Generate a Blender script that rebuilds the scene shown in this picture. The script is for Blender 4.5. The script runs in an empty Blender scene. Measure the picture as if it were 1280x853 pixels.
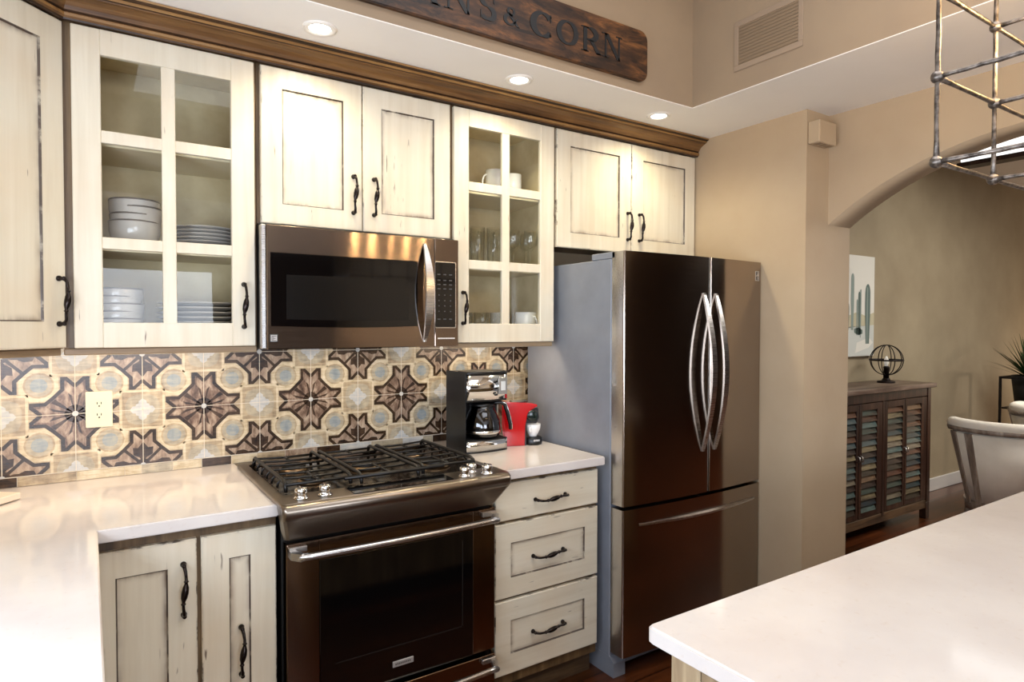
import bpy, bmesh, math, random
from mathutils import Vector, Matrix
random.seed(7)
PI = math.pi
col = bpy.context.scene.collection

# ------------------------------------------------------------------ helpers
def lin(h):
    h = h.lstrip('#'); r = []
    for i in (0, 2, 4):
        c = int(h[i:i+2], 16)/255
        r.append(c/12.92 if c <= .04045 else ((c+.055)/1.055)**2.4)
    return (*r, 1)

def new_mat(name):
    m = bpy.data.materials.new(name); m.use_nodes = True
    nt = m.node_tree; b = nt.nodes['Principled BSDF']
    return m, nt, b

def sock(nt, s, v):
    if hasattr(v, 'is_output') or isinstance(v, bpy.types.NodeSocket): nt.links.new(v, s)
    else: s.default_value = v

def coords(nt, scale=(1, 1, 1), rnd=True):
    tc = nt.nodes.new('ShaderNodeTexCoord'); mp = nt.nodes.new('ShaderNodeMapping')
    mp.inputs['Scale'].default_value = scale
    if rnd:
        oi = nt.nodes.new('ShaderNodeObjectInfo'); cm = nt.nodes.new('ShaderNodeCombineXYZ')
        mu = nt.nodes.new('ShaderNodeMath'); mu.operation = 'MULTIPLY'; mu.inputs[1].default_value = 37.0
        nt.links.new(oi.outputs['Random'], mu.inputs[0])
        for k in range(3): nt.links.new(mu.outputs[0], cm.inputs[k])
        ad = nt.nodes.new('ShaderNodeVectorMath'); ad.operation = 'ADD'
        nt.links.new(tc.outputs['Object'], ad.inputs[0]); nt.links.new(cm.outputs[0], ad.inputs[1])
        nt.links.new(ad.outputs[0], mp.inputs['Vector'])
    else: nt.links.new(tc.outputs['Object'], mp.inputs['Vector'])
    return mp.outputs['Vector']

def noise(nt, vec, scale=5, detail=4, rough=.55, dist=0):
    n = nt.nodes.new('ShaderNodeTexNoise'); n.inputs['Scale'].default_value = scale
    n.inputs['Detail'].default_value = detail; n.inputs['Roughness'].default_value = rough
    n.inputs['Distortion'].default_value = dist
    nt.links.new(vec, n.inputs['Vector']); return n.outputs['Fac']

def ramp(nt, fac, stops):
    r = nt.nodes.new('ShaderNodeValToRGB'); nt.links.new(fac, r.inputs['Fac'])
    e = r.color_ramp.elements
    while len(e) < len(stops): e.new(.5)
    for i, (p, c) in enumerate(stops):
        e[i].position = p; e[i].color = c if not isinstance(c, (int, float)) else (c, c, c, 1)
    return r.outputs['Color']

def mixc(nt, fac, a, b, mode='MIX'):
    n = nt.nodes.new('ShaderNodeMix'); n.data_type = 'RGBA'; n.blend_type = mode
    sock(nt, n.inputs[0], fac); sock(nt, n.inputs[6], a); sock(nt, n.inputs[7], b)
    return n.outputs[2]

def mathn(nt, op, a, b=0.0):
    n = nt.nodes.new('ShaderNodeMath'); n.operation = op
    sock(nt, n.inputs[0], a); sock(nt, n.inputs[1], b); return n.outputs[0]

def bump(nt, b, h, strength=.2, dist=.01):
    n = nt.nodes.new('ShaderNodeBump'); n.inputs['Strength'].default_value = strength
    n.inputs['Distance'].default_value = dist
    nt.links.new(h, n.inputs['Height']); nt.links.new(n.outputs[0], b.inputs['Normal'])

def plain(name, c, rough=.5, metal=0, emit=0, spec=None, coat=0):
    m, nt, b = new_mat(name)
    b.inputs['Base Color'].default_value = c if not isinstance(c, str) else lin(c)
    b.inputs['Roughness'].default_value = rough; b.inputs['Metallic'].default_value = metal
    if emit:
        b.inputs['Emission Color'].default_value = c if not isinstance(c, str) else lin(c)
        b.inputs['Emission Strength'].default_value = emit
    if spec is not None: b.inputs['Specular IOR Level'].default_value = spec
    if coat: b.inputs['Coat Weight'].default_value = coat
    return m

def paint(name, lo, hi, sc=(1, 1, 1), nscale=3, rough=.6, bmp=.1, bscale=60, bdist=.002):
    m, nt, b = new_mat(name); v = coords(nt, sc, False)
    b.inputs['Base Color'].default_value = lin(hi)
    nt.links.new(ramp(nt, noise(nt, v, nscale, 5), [(.3, lin(lo)), (.7, lin(hi))]), b.inputs['Base Color'])
    b.inputs['Roughness'].default_value = rough
    if bmp: bump(nt, b, noise(nt, v, bscale, 3), bmp, bdist)
    return m

def wood(name, a, b_, c, axis=2, rough=.45, s=1.0, streak=22):
    m, nt, b = new_mat(name)
    sc = [streak*s]*3; sc[axis] = 1.6*s
    v = coords(nt, sc)
    f = noise(nt, v, 1.0, 7, .62, .6)
    v2 = coords(nt, (2.5, 2.5, 2.5))
    f2 = noise(nt, v2, 1.5, 3)
    k = mathn(nt, 'ADD', mathn(nt, 'MULTIPLY', f, .75), mathn(nt, 'MULTIPLY', f2, .25))
    nt.links.new(ramp(nt, k, [(.34, lin(a)), (.5, lin(b_)), (.66, lin(c))]), b.inputs['Base Color'])
    b.inputs['Roughness'].default_value = rough
    bump(nt, b, f, .25, .002)
    return m

def cream_mat(name, worn=False, glaze=False, axis=2):
    """antique cream paint rubbed with brown glaze; attribute 'edge' = distance-to-groove mask"""
    m, nt, b = new_mat(name)
    sc = [26]*3; sc[axis] = 1.3
    v = coords(nt, sc); st = noise(nt, v, 1.0, 5, .6, .3)
    v2 = coords(nt, (1, 1, 1)); cl = noise(nt, v2, 4.0, 3)
    base = ramp(nt, st, [(.2, lin('#d0c5ad')), (.5, lin('#ddd4be')), (.8, lin('#e6dfcc'))])
    base = mixc(nt, ramp(nt, cl, [(.4, 0.0), (.75, .3)]), base, lin('#d6b78e'))
    # fine cracks
    sc3 = [90]*3; sc3[axis] = 9
    cr = noise(nt, coords(nt, sc3), 1.0, 2, .5, .2)
    cr2 = noise(nt, coords(nt, (5, 5, 5)), 2.0, 2)
    crack = mathn(nt, 'MULTIPLY', ramp(nt, cr, [(.70, 0.0), (.73, 1.0)]), ramp(nt, cr2, [(.52, 0.0), (.66, 1.0)]))
    base = mixc(nt, mathn(nt, 'MULTIPLY', crack, .8), base, lin('#4a3322'))
    at = nt.nodes.new('ShaderNodeAttribute'); at.attribute_name = 'edge'
    e = at.outputs['Fac']
    sm = noise(nt, coords(nt, [x*1.2 for x in sc]), 1.0, 4, .7)
    blot = noise(nt, coords(nt, (9, 9, 9)), 1.0, 3)
    f = mathn(nt, 'MULTIPLY', mathn(nt, 'POWER', e, 2.4), ramp(nt, mathn(nt, 'ADD', mathn(nt, 'MULTIPLY', sm, .5), mathn(nt, 'MULTIPLY', blot, .5)), [(.42, .04), (.62, .85)]))
    base = mixc(nt, f, base, lin('#5a3d28'))
    if worn or glaze:
        w = noise(nt, coords(nt, (14, 14, 14)), 1.0, 5, .65)
        lo, hi = (.52, .64) if worn else (.30, .46)
        base = mixc(nt, ramp(nt, w, [(lo, 0.0), (hi, .9)]), base, lin('#33211a'))
    nt.links.new(base, b.inputs['Base Color'])
    b.inputs['Roughness'].default_value = .38
    bump(nt, b, st, .12, .002)
    return m

def steel_mat(name, c='#b9afa4', rough=.16, axis=0, aniso=.0):
    m, nt, b = new_mat(name)
    sc = [700]*3; sc[axis] = 6
    f = noise(nt, coords(nt, sc), 1.0, 2)
    b.inputs['Base Color'].default_value = lin(c); b.inputs['Metallic'].default_value = 1
    nt.links.new(ramp(nt, f, [(.3, max(rough-.02, .02)), (.7, rough+.02)]), b.inputs['Roughness'])
    w = noise(nt, coords(nt, (3, 3, 1.2)), 1.5, 2)
    bump(nt, b, w, .05, .02)
    if aniso:
        tn = nt.nodes.new('ShaderNodeTangent'); tn.direction_type = 'RADIAL'; tn.axis = 'Z'
        nt.links.new(tn.outputs[0], b.inputs['Tangent'])
        b.inputs['Anisotropic'].default_value = aniso; b.inputs['Anisotropic Rotation'].default_value = .25
    return m

def thin_glass(name, tint=(1, 1, 1, 1), ior=1.5, extra=0.0, rough=0.0, fk=1.0):
    m = bpy.data.materials.new(name); m.use_nodes = True; nt = m.node_tree; nt.nodes.clear()
    o = nt.nodes.new('ShaderNodeOutputMaterial'); mx = nt.nodes.new('ShaderNodeMixShader')
    t = nt.nodes.new('ShaderNodeBsdfTransparent'); t.inputs[0].default_value = tint
    g = nt.nodes.new('ShaderNodeBsdfGlossy'); g.inputs['Roughness'].default_value = rough
    lw = nt.nodes.new('ShaderNodeLayerWeight'); lw.inputs['Blend'].default_value = .5
    ad = mathn(nt, 'ADD', mathn(nt, 'MULTIPLY', mathn(nt, 'POWER', lw.outputs['Facing'], 4.0), .85*fk), .045*fk+extra)
    nt.links.new(ad, mx.inputs[0]); nt.links.new(t.outputs[0], mx.inputs[1]); nt.links.new(g.outputs[0], mx.inputs[2])
    nt.links.new(mx.outputs[0], o.inputs[0]); return m

# ---- mesh builders ---------------------------------------------------------
def BM(): return bmesh.new()

def bx(bm, x0, x1, y0, y1, z0, z1, mi=0, bev=0.0, seg=1):
    x0, x1 = min(x0, x1), max(x0, x1); y0, y1 = min(y0, y1), max(y0, y1); z0, z1 = min(z0, z1), max(z0, z1)
    vs = [bm.verts.new(p) for p in ((x0,y0,z0),(x1,y0,z0),(x1,y1,z0),(x0,y1,z0),(x0,y0,z1),(x1,y0,z1),(x1,y1,z1),(x0,y1,z1))]
    fs = [bm.faces.new([vs[i] for i in q]) for q in ((0,3,2,1),(4,5,6,7),(0,1,5,4),(1,2,6,5),(2,3,7,6),(3,0,4,7))]
    for f in fs: f.material_index = mi
    if bev > 0:
        es = list({e for f in fs for e in f.edges})
        r = bmesh.ops.bevel(bm, geom=es, offset=bev, segments=seg, affect='EDGES', profile=.5)
        for f in r['faces']: f.material_index = mi
    return fs

def prism(bm, pts, axis, a, b, mi=0, smooth=False):
    """polygon pts extruded along axis from a to b. axis x: pts=(y,z); y: (x,z); z: (x,y)"""
    def P(p, t):
        return {'x': (t, p[0], p[1]), 'y': (p[0], t, p[1]), 'z': (p[0], p[1], t)}[axis]
    A = [bm.verts.new(P(p, a)) for p in pts]; B = [bm.verts.new(P(p, b)) for p in pts]
    n = len(pts); fs = [bm.faces.new(A), bm.faces.new(B[::-1])]
    for i in range(n):
        f = bm.faces.new([A[i], B[i], B[(i+1) % n], A[(i+1) % n]]); f.smooth = smooth; fs.append(f)
    for f in fs: f.material_index = mi
    bmesh.ops.recalc_face_normals(bm, faces=fs)
    return fs

def tube(bm, pts, rad, n=8, mi=0, caps=True, closed=False):
    pts = [Vector(p) for p in pts]; m = len(pts)
    rad = rad if isinstance(rad, (list, tuple)) else [rad]*m
    rings = []; up = None
    for i, p in enumerate(pts):
        if closed: t = pts[(i+1) % m]-pts[i-1]
        else: t = (pts[min(i+1, m-1)]-pts[max(i-1, 0)])
        t.normalize()
        if up is None:
            up = t.orthogonal().normalized()
        u = up-t*up.dot(t)
        u = u.normalized() if u.length > 1e-5 else t.orthogonal().normalized()
        up = u; w = t.cross(u)
        rings.append([bm.verts.new(p+(u*math.cos(k*2*PI/n)+w*math.sin(k*2*PI/n))*rad[i]) for k in range(n)])
    for i in range(m if closed else m-1):
        a, b = rings[i], rings[(i+1) % m]
        for k in range(n):
            f = bm.faces.new([a[k], a[(k+1) % n], b[(k+1) % n], b[k]]); f.smooth = True; f.material_index = mi
    if caps and not closed:
        for r in (rings[0][::-1], rings[-1]):
            f = bm.faces.new(r); f.material_index = mi

def lathe(bm, prof, cx=0, cy=0, n=28, mi=0, M=None, wave=None):
    rings = []
    for (r, z) in prof:
        if r < 1e-6:
            p = Vector((cx, cy, z)); rings.append([bm.verts.new(M @ p if M else p)]); continue
        L = []
        for k in range(n):
            a = k*2*PI/n; rr = r*(1+(wave[0]*math.cos(wave[1]*a) if wave else 0))
            p = Vector((cx+rr*math.cos(a), cy+rr*math.sin(a), z)); L.append(bm.verts.new(M @ p if M else p))
        rings.append(L)
    for a, b in zip(rings, rings[1:]):
        for k in range(n):
            if len(a) == 1 and len(b) == 1: continue
            if len(a) == 1: q = [a[0], b[(k+1) % n], b[k]]
            elif len(b) == 1: q = [a[k], a[(k+1) % n], b[0]]
            else: q = [a[k], a[(k+1) % n], b[(k+1) % n], b[k]]
            f = bm.faces.new(q[::-1] if False else q); f.smooth = True; f.material_index = mi

def ball(bm, c, r, mi=0, n=14, sz=1):
    prof = [(r*math.sin(PI*i/8), c[2]-r*sz*math.cos(PI*i/8)) for i in range(9)]
    prof[0] = (0, prof[0][1]); prof[-1] = (0, prof[-1][1])
    lathe(bm, prof, c[0], c[1], n, mi)

def rrect(x0, x1, z0, z1, r, n=5):
    out = []
    for cx, cz, a0 in ((x1-r, z1-r, 0), (x0+r, z1-r, 90), (x0+r, z0+r, 180), (x1-r, z0+r, 270)):
        for k in range(n+1):
            a = math.radians(a0+90*k/n); out.append((cx+r*math.cos(a), cz+r*math.sin(a)))
    return out

def root(name, label, cat, loc, group=None, rotz=0):
    o = bpy.data.objects.new(name, None); col.objects.link(o); o.empty_display_size = .05
    o.location = loc; o.rotation_euler = (0, 0, rotz); o['label'] = label; o['category'] = cat
    if group: o['group'] = group
    return o

def top_root(o):
    while o.parent: o = o.parent
    return o

def obj(name, bm, mats, parent=None, world=True, label=None, fix=True):
    """one mesh object; world=True: vertices are given in world space and are shifted into the root's frame"""
    me = bpy.data.meshes.new(name)
    if fix: bmesh.ops.recalc_face_normals(bm, faces=bm.faces[:])
    if parent is not None and world:
        bmesh.ops.translate(bm, verts=bm.verts[:], vec=-Vector(top_root(parent).location))
    bm.to_mesh(me); bm.free()
    for m in (mats if isinstance(mats, (list, tuple)) else [mats]): me.materials.append(m)
    o = bpy.data.objects.new(name, me); col.objects.link(o)
    if parent is not None: o.parent = parent
    if label: o['label'] = label
    return o

def single(name, bm, mats, label, cat, loc, group=None):
    """a thing that is one mesh, origin at loc, vertices in world space"""
    bmesh.ops.translate(bm, verts=bm.verts[:], vec=-Vector(loc))
    o = obj(name, bm, mats); o.location = loc; o['label'] = label; o['category'] = cat
    if group: o['group'] = group
    return o

def struct(name, bm, mats):
    o = obj(name, bm, mats); o['kind'] = 'structure'; return o

def copy_tree(o, parent=None):
    c = o.copy(); col.objects.link(c)
    if parent is not None: c.parent = parent
    for ch in [x for x in bpy.data.objects if x.parent == o]: copy_tree(ch, c)
    return c

# ------------------------------------------------------------------ materials
M = {}
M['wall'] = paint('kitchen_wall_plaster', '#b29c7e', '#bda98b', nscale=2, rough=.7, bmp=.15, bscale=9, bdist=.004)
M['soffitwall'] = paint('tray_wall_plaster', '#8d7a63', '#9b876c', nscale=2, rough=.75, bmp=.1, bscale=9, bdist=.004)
M['dwall'] = paint('dining_wall_plaster_shaded', '#928469', '#aa9c7f', nscale=1.3, rough=.8, bmp=.15, bscale=6, bdist=.004)  # dining room's dimmer light put into the colour, darker than the kitchen plaster
M['ceil'] = paint('ceiling_plaster', '#ebe5dd', '#f1ece5', nscale=2, rough=.7, bmp=.15, bscale=12, bdist=.004)
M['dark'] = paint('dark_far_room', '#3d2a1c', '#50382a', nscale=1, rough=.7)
M['cream'] = cream_mat('cream_paint')
M['cream_h'] = cream_mat('cream_paint_horizontal', axis=0)
M['worn'] = cream_mat('cream_worn_edge', worn=True)
M['glaze'] = cream_mat('cream_glazed_groove', glaze=True)
M['frame'] = wood('stained_frame_wood', '#46351f', '#6b5436', '#8b714c', axis=2)
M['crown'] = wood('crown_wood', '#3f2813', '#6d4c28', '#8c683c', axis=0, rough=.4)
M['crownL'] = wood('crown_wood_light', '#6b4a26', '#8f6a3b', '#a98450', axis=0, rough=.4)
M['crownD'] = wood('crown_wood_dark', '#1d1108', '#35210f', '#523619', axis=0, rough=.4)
M['rail'] = wood('light_rail_wood', '#6f5a40', '#8e775a', '#a39073', axis=0, rough=.5)
M['toe'] = wood('toe_kick_wood', '#2c2017', '#4f3d2a', '#6f5a3f', axis=0)
M['inside'] = paint('cabinet_interior', '#bfae86', '#dccfab', nscale=7, rough=.6, bmp=0)
M['shelf'] = paint('shelf_paint', '#dccfae', '#e6dabd', nscale=7, rough=.5, bmp=0)
M['iron'] = plain('dark_iron_pull', '#2b2421', .24, .85)
M['steel'] = steel_mat('brushed_steel', '#b5a898', .13)
M['steelV'] = steel_mat('brushed_steel_handle', '#cfccc8', .28)
M['steelD'] = steel_mat('range_steel', '#8a7f72', .3)
M['chrome'] = plain('chrome', '#dcdad6', .08, 1)
M['blackglass'] = plain('black_glass', '#060505', .06, 0, spec=.7)
M['black'] = plain('black_plastic', '#0b0a0a', .3)
M['blackm'] = plain('black_matte', '#0e0d0c', .55)
M['castiron'] = plain('cast_iron', '#15120f', .4, .2)
M['fridge_side'] = paint('fridge_side_paint', '#7d8088', '#868a93', nscale=9, rough=.35, bmp=.25, bscale=260, bdist=.0006)
M['white'] = plain('white_ceramic', '#f2f0ec', .15, coat=.3)
M['greyc'] = plain('grey_ceramic', '#b5afa8', .2, coat=.3)
M['greyd'] = plain('grey_ceramic_rim', '#5f554d', .3)
M['ivory'] = plain('ivory_plastic', '#e9dcb8', .35)
M['taupe'] = plain('taupe_ceramic', '#a39a8c', .25, coat=.3)
M['red'] = plain('red_plastic', '#b5070a', .18, coat=.6)
M['glass'] = thin_glass('cabinet_pane_glass', (.985, .99, .98, 1), 1.45, fk=.4)
M['gware'] = thin_glass('drinking_glass', (.975, .98, .975, 1), 1.5, .03)
M['carafe'] = thin_glass('carafe_glass', (.35, .35, .38, 1), 1.5, .05)
M['lens'] = plain('lamp_lens', (1, .93, .82, 1), .5, emit=9)
M['bulb'] = plain('candle_bulb', (1, .62, .25, 1), .4, emit=240)

def quartz():
    m, nt, b = new_mat('white_quartz'); v = coords(nt, (1, 1, 1), False)
    n1 = noise(nt, v, 3, 5); n2 = noise(nt, v, 60, 2)
    c = ramp(nt, n1, [(.35, lin('#d2c9c2')), (.65, lin('#ddd6cf'))])
    c = mixc(nt, ramp(nt, n2, [(.62, 0.0), (.75, .25)]), c, lin('#c8b7a6'))
    nt.links.new(c, b.inputs['Base Color']); b.inputs['Roughness'].default_value = .09
    b.inputs['Specular IOR Level'].default_value = .55
    return m
M['quartz'] = quartz()

def floor_mat():
    m, nt, b = new_mat('dark_wood_floor'); v = coords(nt, (1, 1, 1), False)
    br = nt.nodes.new('ShaderNodeTexBrick'); nt.links.new(v, br.inputs['Vector'])
    br.inputs['Scale'].default_value = 1; br.inputs['Brick Width'].default_value = 1.3; br.inputs['Row Height'].default_value = .13
    br.inputs['Mortar Size'].default_value = .003; br.offset = .37
    br.inputs['Color1'].default_value = lin('#472810'); br.inputs['Color2'].default_value = lin('#6b381b'); br.inputs['Mortar'].default_value = lin('#1a0c06')
    st = noise(nt, coords(nt, (3, 40, 3), False), 1, 5)
    c = mixc(nt, .7, br.outputs['Color'], ramp(nt, st, [(.3, lin('#7a6050')), (.7, lin('#ffffff'))]), 'MULTIPLY')
    nt.links.new(c, b.inputs['Base Color']); b.inputs['Roughness'].default_value = .28
    bump(nt, b, br.outputs['Fac'], -.2, .003)
    return m
M['floor'] = floor_mat()

def tilemat(name, a, b_, c, sc=(18, 18, 90), rough=.25):
    m, nt, b = new_mat(name)
    f = noise(nt, coords(nt, sc, False), 1, 4, .65, .4)
    f2 = noise(nt, coords(nt, (40, 40, 12), False), 1, 3, .6)
    k = mathn(nt, 'ADD', mathn(nt, 'MULTIPLY', f, .6), mathn(nt, 'MULTIPLY', f2, .4))
    nt.links.new(ramp(nt, k, [(.36, lin(a)), (.5, lin(b_)), (.64, lin(c))]), b.inputs['Base Color'])
    b.inputs['Roughness'].default_value = rough
    return m
T = [
 tilemat('tile_ground', '#857660', '#a8977c', '#c5b596'),          # 0
 tilemat('tile_cream', '#b09e7e', '#c9bb9d', '#dccfb6'),           # 1
 tilemat('tile_outline', '#1f160e', '#332518', '#4b3a28'),         # 2
 tilemat('tile_brown', '#46352b', '#7a6454', '#ad9a86', (50, 18, 24)),  # 3
 tilemat('tile_tan', '#6b5846', '#968270', '#bbaa94', (50, 18, 24)),    # 4
 tilemat('tile_darkleaf', '#1f1712', '#38291e', '#54412f'),        # 5
 tilemat('tile_grey', '#8c8575', '#a89f8b', '#bfb298'),            # 6
 tilemat('tile_blue', '#7c868c', '#949a9a', '#aba89a'),            # 7
 tilemat('tile_pale', '#a9acae', '#bcbdbc', '#cfccc4'),            # 8
 plain('tile_grout', '#d9cfbd', .6),                               # 9
]

# ------------------------------------------------------------------ setting
ZS = 2.475
XL, XR, XA, YW = -.25, 3.15, 3.33, -.99
bm = BM(); bx(bm, -.6, 10.5, -7, .3, -.1, 0); struct('floor', bm, M['floor'])
bm = BM(); bx(bm, XL-.15, 3.42, 0, .15, 0, 3.25); struct('wall_back', bm, M['wall'])
bm = BM(); bx(bm, 3.42, 10.5, .02, .15, 0, 3.25); struct('wall_dining_back', bm, M['dwall'])
bm = BM(); bx(bm, XL-.15, XL, -7, 0, 0, 3.25); struct('wall_left', bm, M['wall'])
bm = BM(); bx(bm, XL, 10.5, -7.1, -7, 0, 3.25); struct('wall_rear', bm, M['dark'])
bm = BM(); bx(bm, 10.4, 10.5, -7, .0, 0, 3.25); struct('wall_dining_right', bm, M['dark'])
# pier
bm = BM(); bx(bm, XR, 3.52, YW, 0, 0, ZS)
struct('wall_pier', bm, M['wall'])
# arched wall
A = []
N = 36; hc, rise, yc_ = .86, .29, -1.85
R_ = (hc*hc+rise*rise)/(2*rise); th = math.asin(hc/R_)
for k in range(N+1):
    a = th-2*th*k/N
    A.append((yc_-R_*math.sin(-a), 1.965+R_*math.cos(a)-(R_-rise)))
bm = BM()
segs = [(y, z) for y, z in A]
def quadp(bm, y0, z0, y1, z1):
    prism(bm, [(y0, z0), (y1, z1), (y1, ZS), (y0, ZS)], 'x', XA, 3.52)
# header above arch as one clean shell
front = []; bv = []
for (y, z) in segs:
    front.append((bm.verts.new((XA, y, z)), bm.verts.new((XA, y, ZS)), bm.verts.new((3.52, y, z)), bm.verts.new((3.52, y, ZS))))
for p, q in zip(front, front[1:]):
    bm.faces.new([p[0], q[0], q[1], p[1]]); bm.faces.new([p[2], p[3], q[3], q[2]])
    f = bm.faces.new([p[0], p[2], q[2], q[0]]); f.smooth = True; bm.faces.new([p[1], q[1], q[3], p[3]])
struct('wall_arch', bm, M['wall'])
bm = BM(); bx(bm, XA, 3.52, -7, segs[-1][0], 0, ZS); struct('wall_right', bm, M['wall'])
# ceilings: lowered soffit (L) + raised tray
TX0, TX1, TY0, TY1 = .45, 2.71, -3.6, -.705
def slab(bm, x0, x1, y0, y1, z): bx(bm, x0, x1, y0, y1, z, z+.003)
bm = BM()
slab(bm, XL, 3.52, TY1, 0, ZS); slab(bm, TX1, 3.52, -7, TY1, ZS); slab(bm, XL, TX0, -7, TY1, ZS); slab(bm, TX0, TX1, -7, TY0, ZS)
struct('ceiling', bm, M['ceil'])
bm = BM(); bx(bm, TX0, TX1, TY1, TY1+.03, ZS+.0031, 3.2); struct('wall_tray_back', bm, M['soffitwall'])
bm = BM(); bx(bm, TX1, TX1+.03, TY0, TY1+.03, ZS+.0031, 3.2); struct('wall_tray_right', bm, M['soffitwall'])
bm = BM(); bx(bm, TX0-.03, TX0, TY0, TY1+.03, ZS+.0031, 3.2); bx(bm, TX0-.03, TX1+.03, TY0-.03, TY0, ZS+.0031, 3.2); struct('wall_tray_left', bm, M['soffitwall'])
bm = BM(); bx(bm, TX0-.05, TX1+.05, TY0-.05, TY1+.05, 3.2, 3.22); struct('ceiling_tray', bm, M['ceil'])
bm = BM(); bx(bm, 3.52, 10.5, -7, .1, 2.95, 2.97); struct('ceiling_dining', bm, M['ceil'])
bm = BM(); bx(bm, 3.52, 10.4, .003, .02, 0, .115, bev=.003); struct('baseboard_dining', bm, plain('baseboard_white', '#d8d5cf', .4))

# recessed soffit lights
for x in (1.066, 1.866, 2.659):
    lab = {1.066: 'round recessed downlight in the white soffit, nearest the glass dish cabinet',
           1.866: 'round recessed downlight in the white soffit under the word CORN of the sign',
           2.659: 'round recessed downlight in the soffit, closest to the tray corner and fridge'}[x]
    r = root('recessed_light', lab, 'ceiling light', (x, -.549, ZS), 'downlights along the soffit')
    bm = BM(); lathe(bm, [(.034, ZS-.001), (.036, ZS-.004), (.047, ZS-.007), (.054, ZS-.005), (.056, ZS)], x, -.549, 36)
    obj('trim_ring', bm, plain('light_trim', '#efe9df', .4), r)
    bm = BM(); lathe(bm, [(0, ZS-.003), (.036, ZS-.003)], x, -.549, 36); obj('lens', bm, M['lens'], r)

# ------------------------------------------------------------------ cabinet pieces
def pull(name, parent, x, z, L=.145, vertical=True, y=-.355, world=True, side=1, M_=None):
    """curved dark iron pull with ball feet, rings and a centre swell. centred at (x,z) on the face y"""
    bm = BM(); h = L/2; pts = []; rad = []
    spec = [(-1, 0, .0085), (-1, .006, .0075), (-.99, .014, .0052), (-.93, .024, .005), (-.82, .029, .0046), (-.62, .03, .0042), (-.47, .031, .0044),
            (-.45, .031, .0066), (-.42, .031, .0066), (-.40, .031, .0045), (-.33, .031, .0052), (-.2, .032, .0085), (0, .033, .0098)]
    spec = spec+[(-a, b, c) for a, b, c in spec[:-1][::-1]]
    for t, o, r_ in spec:
        wob = .004*math.sin(t*PI)
        pts.append((x+wob, y-o, z+t*h) if vertical else (x+t*h, y-o, z+wob)); rad.append(r_)
    tube(bm, pts, rad, 10)
    for s in (-1, 1):
        p = (x, y-.003, z+s*h) if vertical else (x+s*h, y-.003, z)
        ball(bm, p, .0085)
        q = (x, y-.026, z+s*h*1.0) if vertical else (x+s*h*1.0, y-.026, z)
        ball(bm, (q[0], y-.020, q[2]), .0062)
    return obj(name, bm, M['iron'], parent, world)

def panel_door(name, parent, x0, x1, z0, z1, y=-.355, st=.072, rl=None, th=.02, world=True, slab_=False, horiz=False, pst=None):
    """raised frame door with recessed panel, worn chamfer and dark glazed groove"""
    rl = rl or st
    bm = BM(); ed = bm.verts.layers.float_color.new('edge')
    def V(x, yy, z, e=0.0):
        v = bm.verts.new((x, yy, z)); v[ed] = (e, e, e, 1); return v
    def ring(xa, xb, za, zb, yy, e=0.0, j=0.0):
        return [V(xa, yy, za, e), V(xb, yy, za, e), V(xb, yy, zb, e), V(xa, yy, zb, e)]
    def band(a, b, mi):
        for k in range(4):
            f = bm.faces.new([a[k], a[(k+1) % 4], b[(k+1) % 4], b[k]]); f.material_index = mi
    c = .003
    back = ring(x0, x1, z0, z1, y+th)
    s0 = ring(x0, x1, z0, z1, y+c)
    s1 = ring(x0+c, x1-c, z0+c, z1-c, y, .55)
    s1b = ring(x0+.012, x1-.012, z0+.012, z1-.012, y, 0)
    bm.faces.new(back[::-1])
    band(back, s0, 1); band(s0, s1, 1); band(s1, s1b, 0)
    if slab_:
        f = bm.faces.new(s1b); f.material_index = 0
    else:
        l, r_ = x0+(pst[0] if pst else st), x1-(pst[1] if pst else st); b, t = z0+rl, z1-rl
        fo = ring(l-.015, r_+.015, b-.015, t+.015, y, 0)
        f1 = ring(l, r_, b, t, y, .35)
        g = ring(l+.0022, r_-.0022, b+.0022, t-.0022, y+.0045, 1)
        g2 = ring(l+.004, r_-.004, b+.004, t-.004, y+.0065, 1)
        p1 = ring(l+.03, r_-.03, b+.03, t-.03, y+.0065, 0)
        band(s1b, fo, 0); band(fo, f1, 0); band(f1, g, 2); band(g, g2, 2); band(g2, p1, 0)
        f = bm.faces.new(p1); f.material_index = 0
    mats = [M['cream_h'] if horiz else M['cream'], M['worn'], M['glaze']]
    return obj(name, bm, mats, parent, world)

def glass_door(parent, x0, x1, z0, z1, gx0, gx1, gz0, gz1, mx0, mx1, bars, y=-.355, th=.02):
    bm = BM(); ed = bm.verts.layers.float_color.new('edge')
    bx(bm, x0, gx0, y, y+th, z0, z1, 0, .0025); bx(bm, gx1, x1, y, y+th, z0, z1, 0, .0025)
    bx(bm, gx0-.001, gx1+.001, y+.0004, y+th, z0, gz0, 0, .0015); bx(bm, gx0-.001, gx1+.001, y+.0004, y+th, gz1, z1, 0, .0015)
    bx(bm, mx0, mx1, y+.002, y+th-.002, gz0-.001, gz1+.001, 0, .0015)
    for a, b in bars:
        bx(bm, gx0-.001, mx0+.001, y+.003, y+th-.003, a, b, 0, .0015); bx(bm, mx1-.001, gx1+.001, y+.003, y+th-.003, a, b, 0, .0015)
    for v in bm.verts: v[ed] = (0, 0, 0, 1)
    d = obj('door', bm, [M['cream']], parent)
    bm = BM(); bx(bm, gx0-.008, gx1+.008, y+.0095, y+.0115, gz0-.008, gz1+.008)
    obj('pane', bm, M['glass'], d); return d

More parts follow.
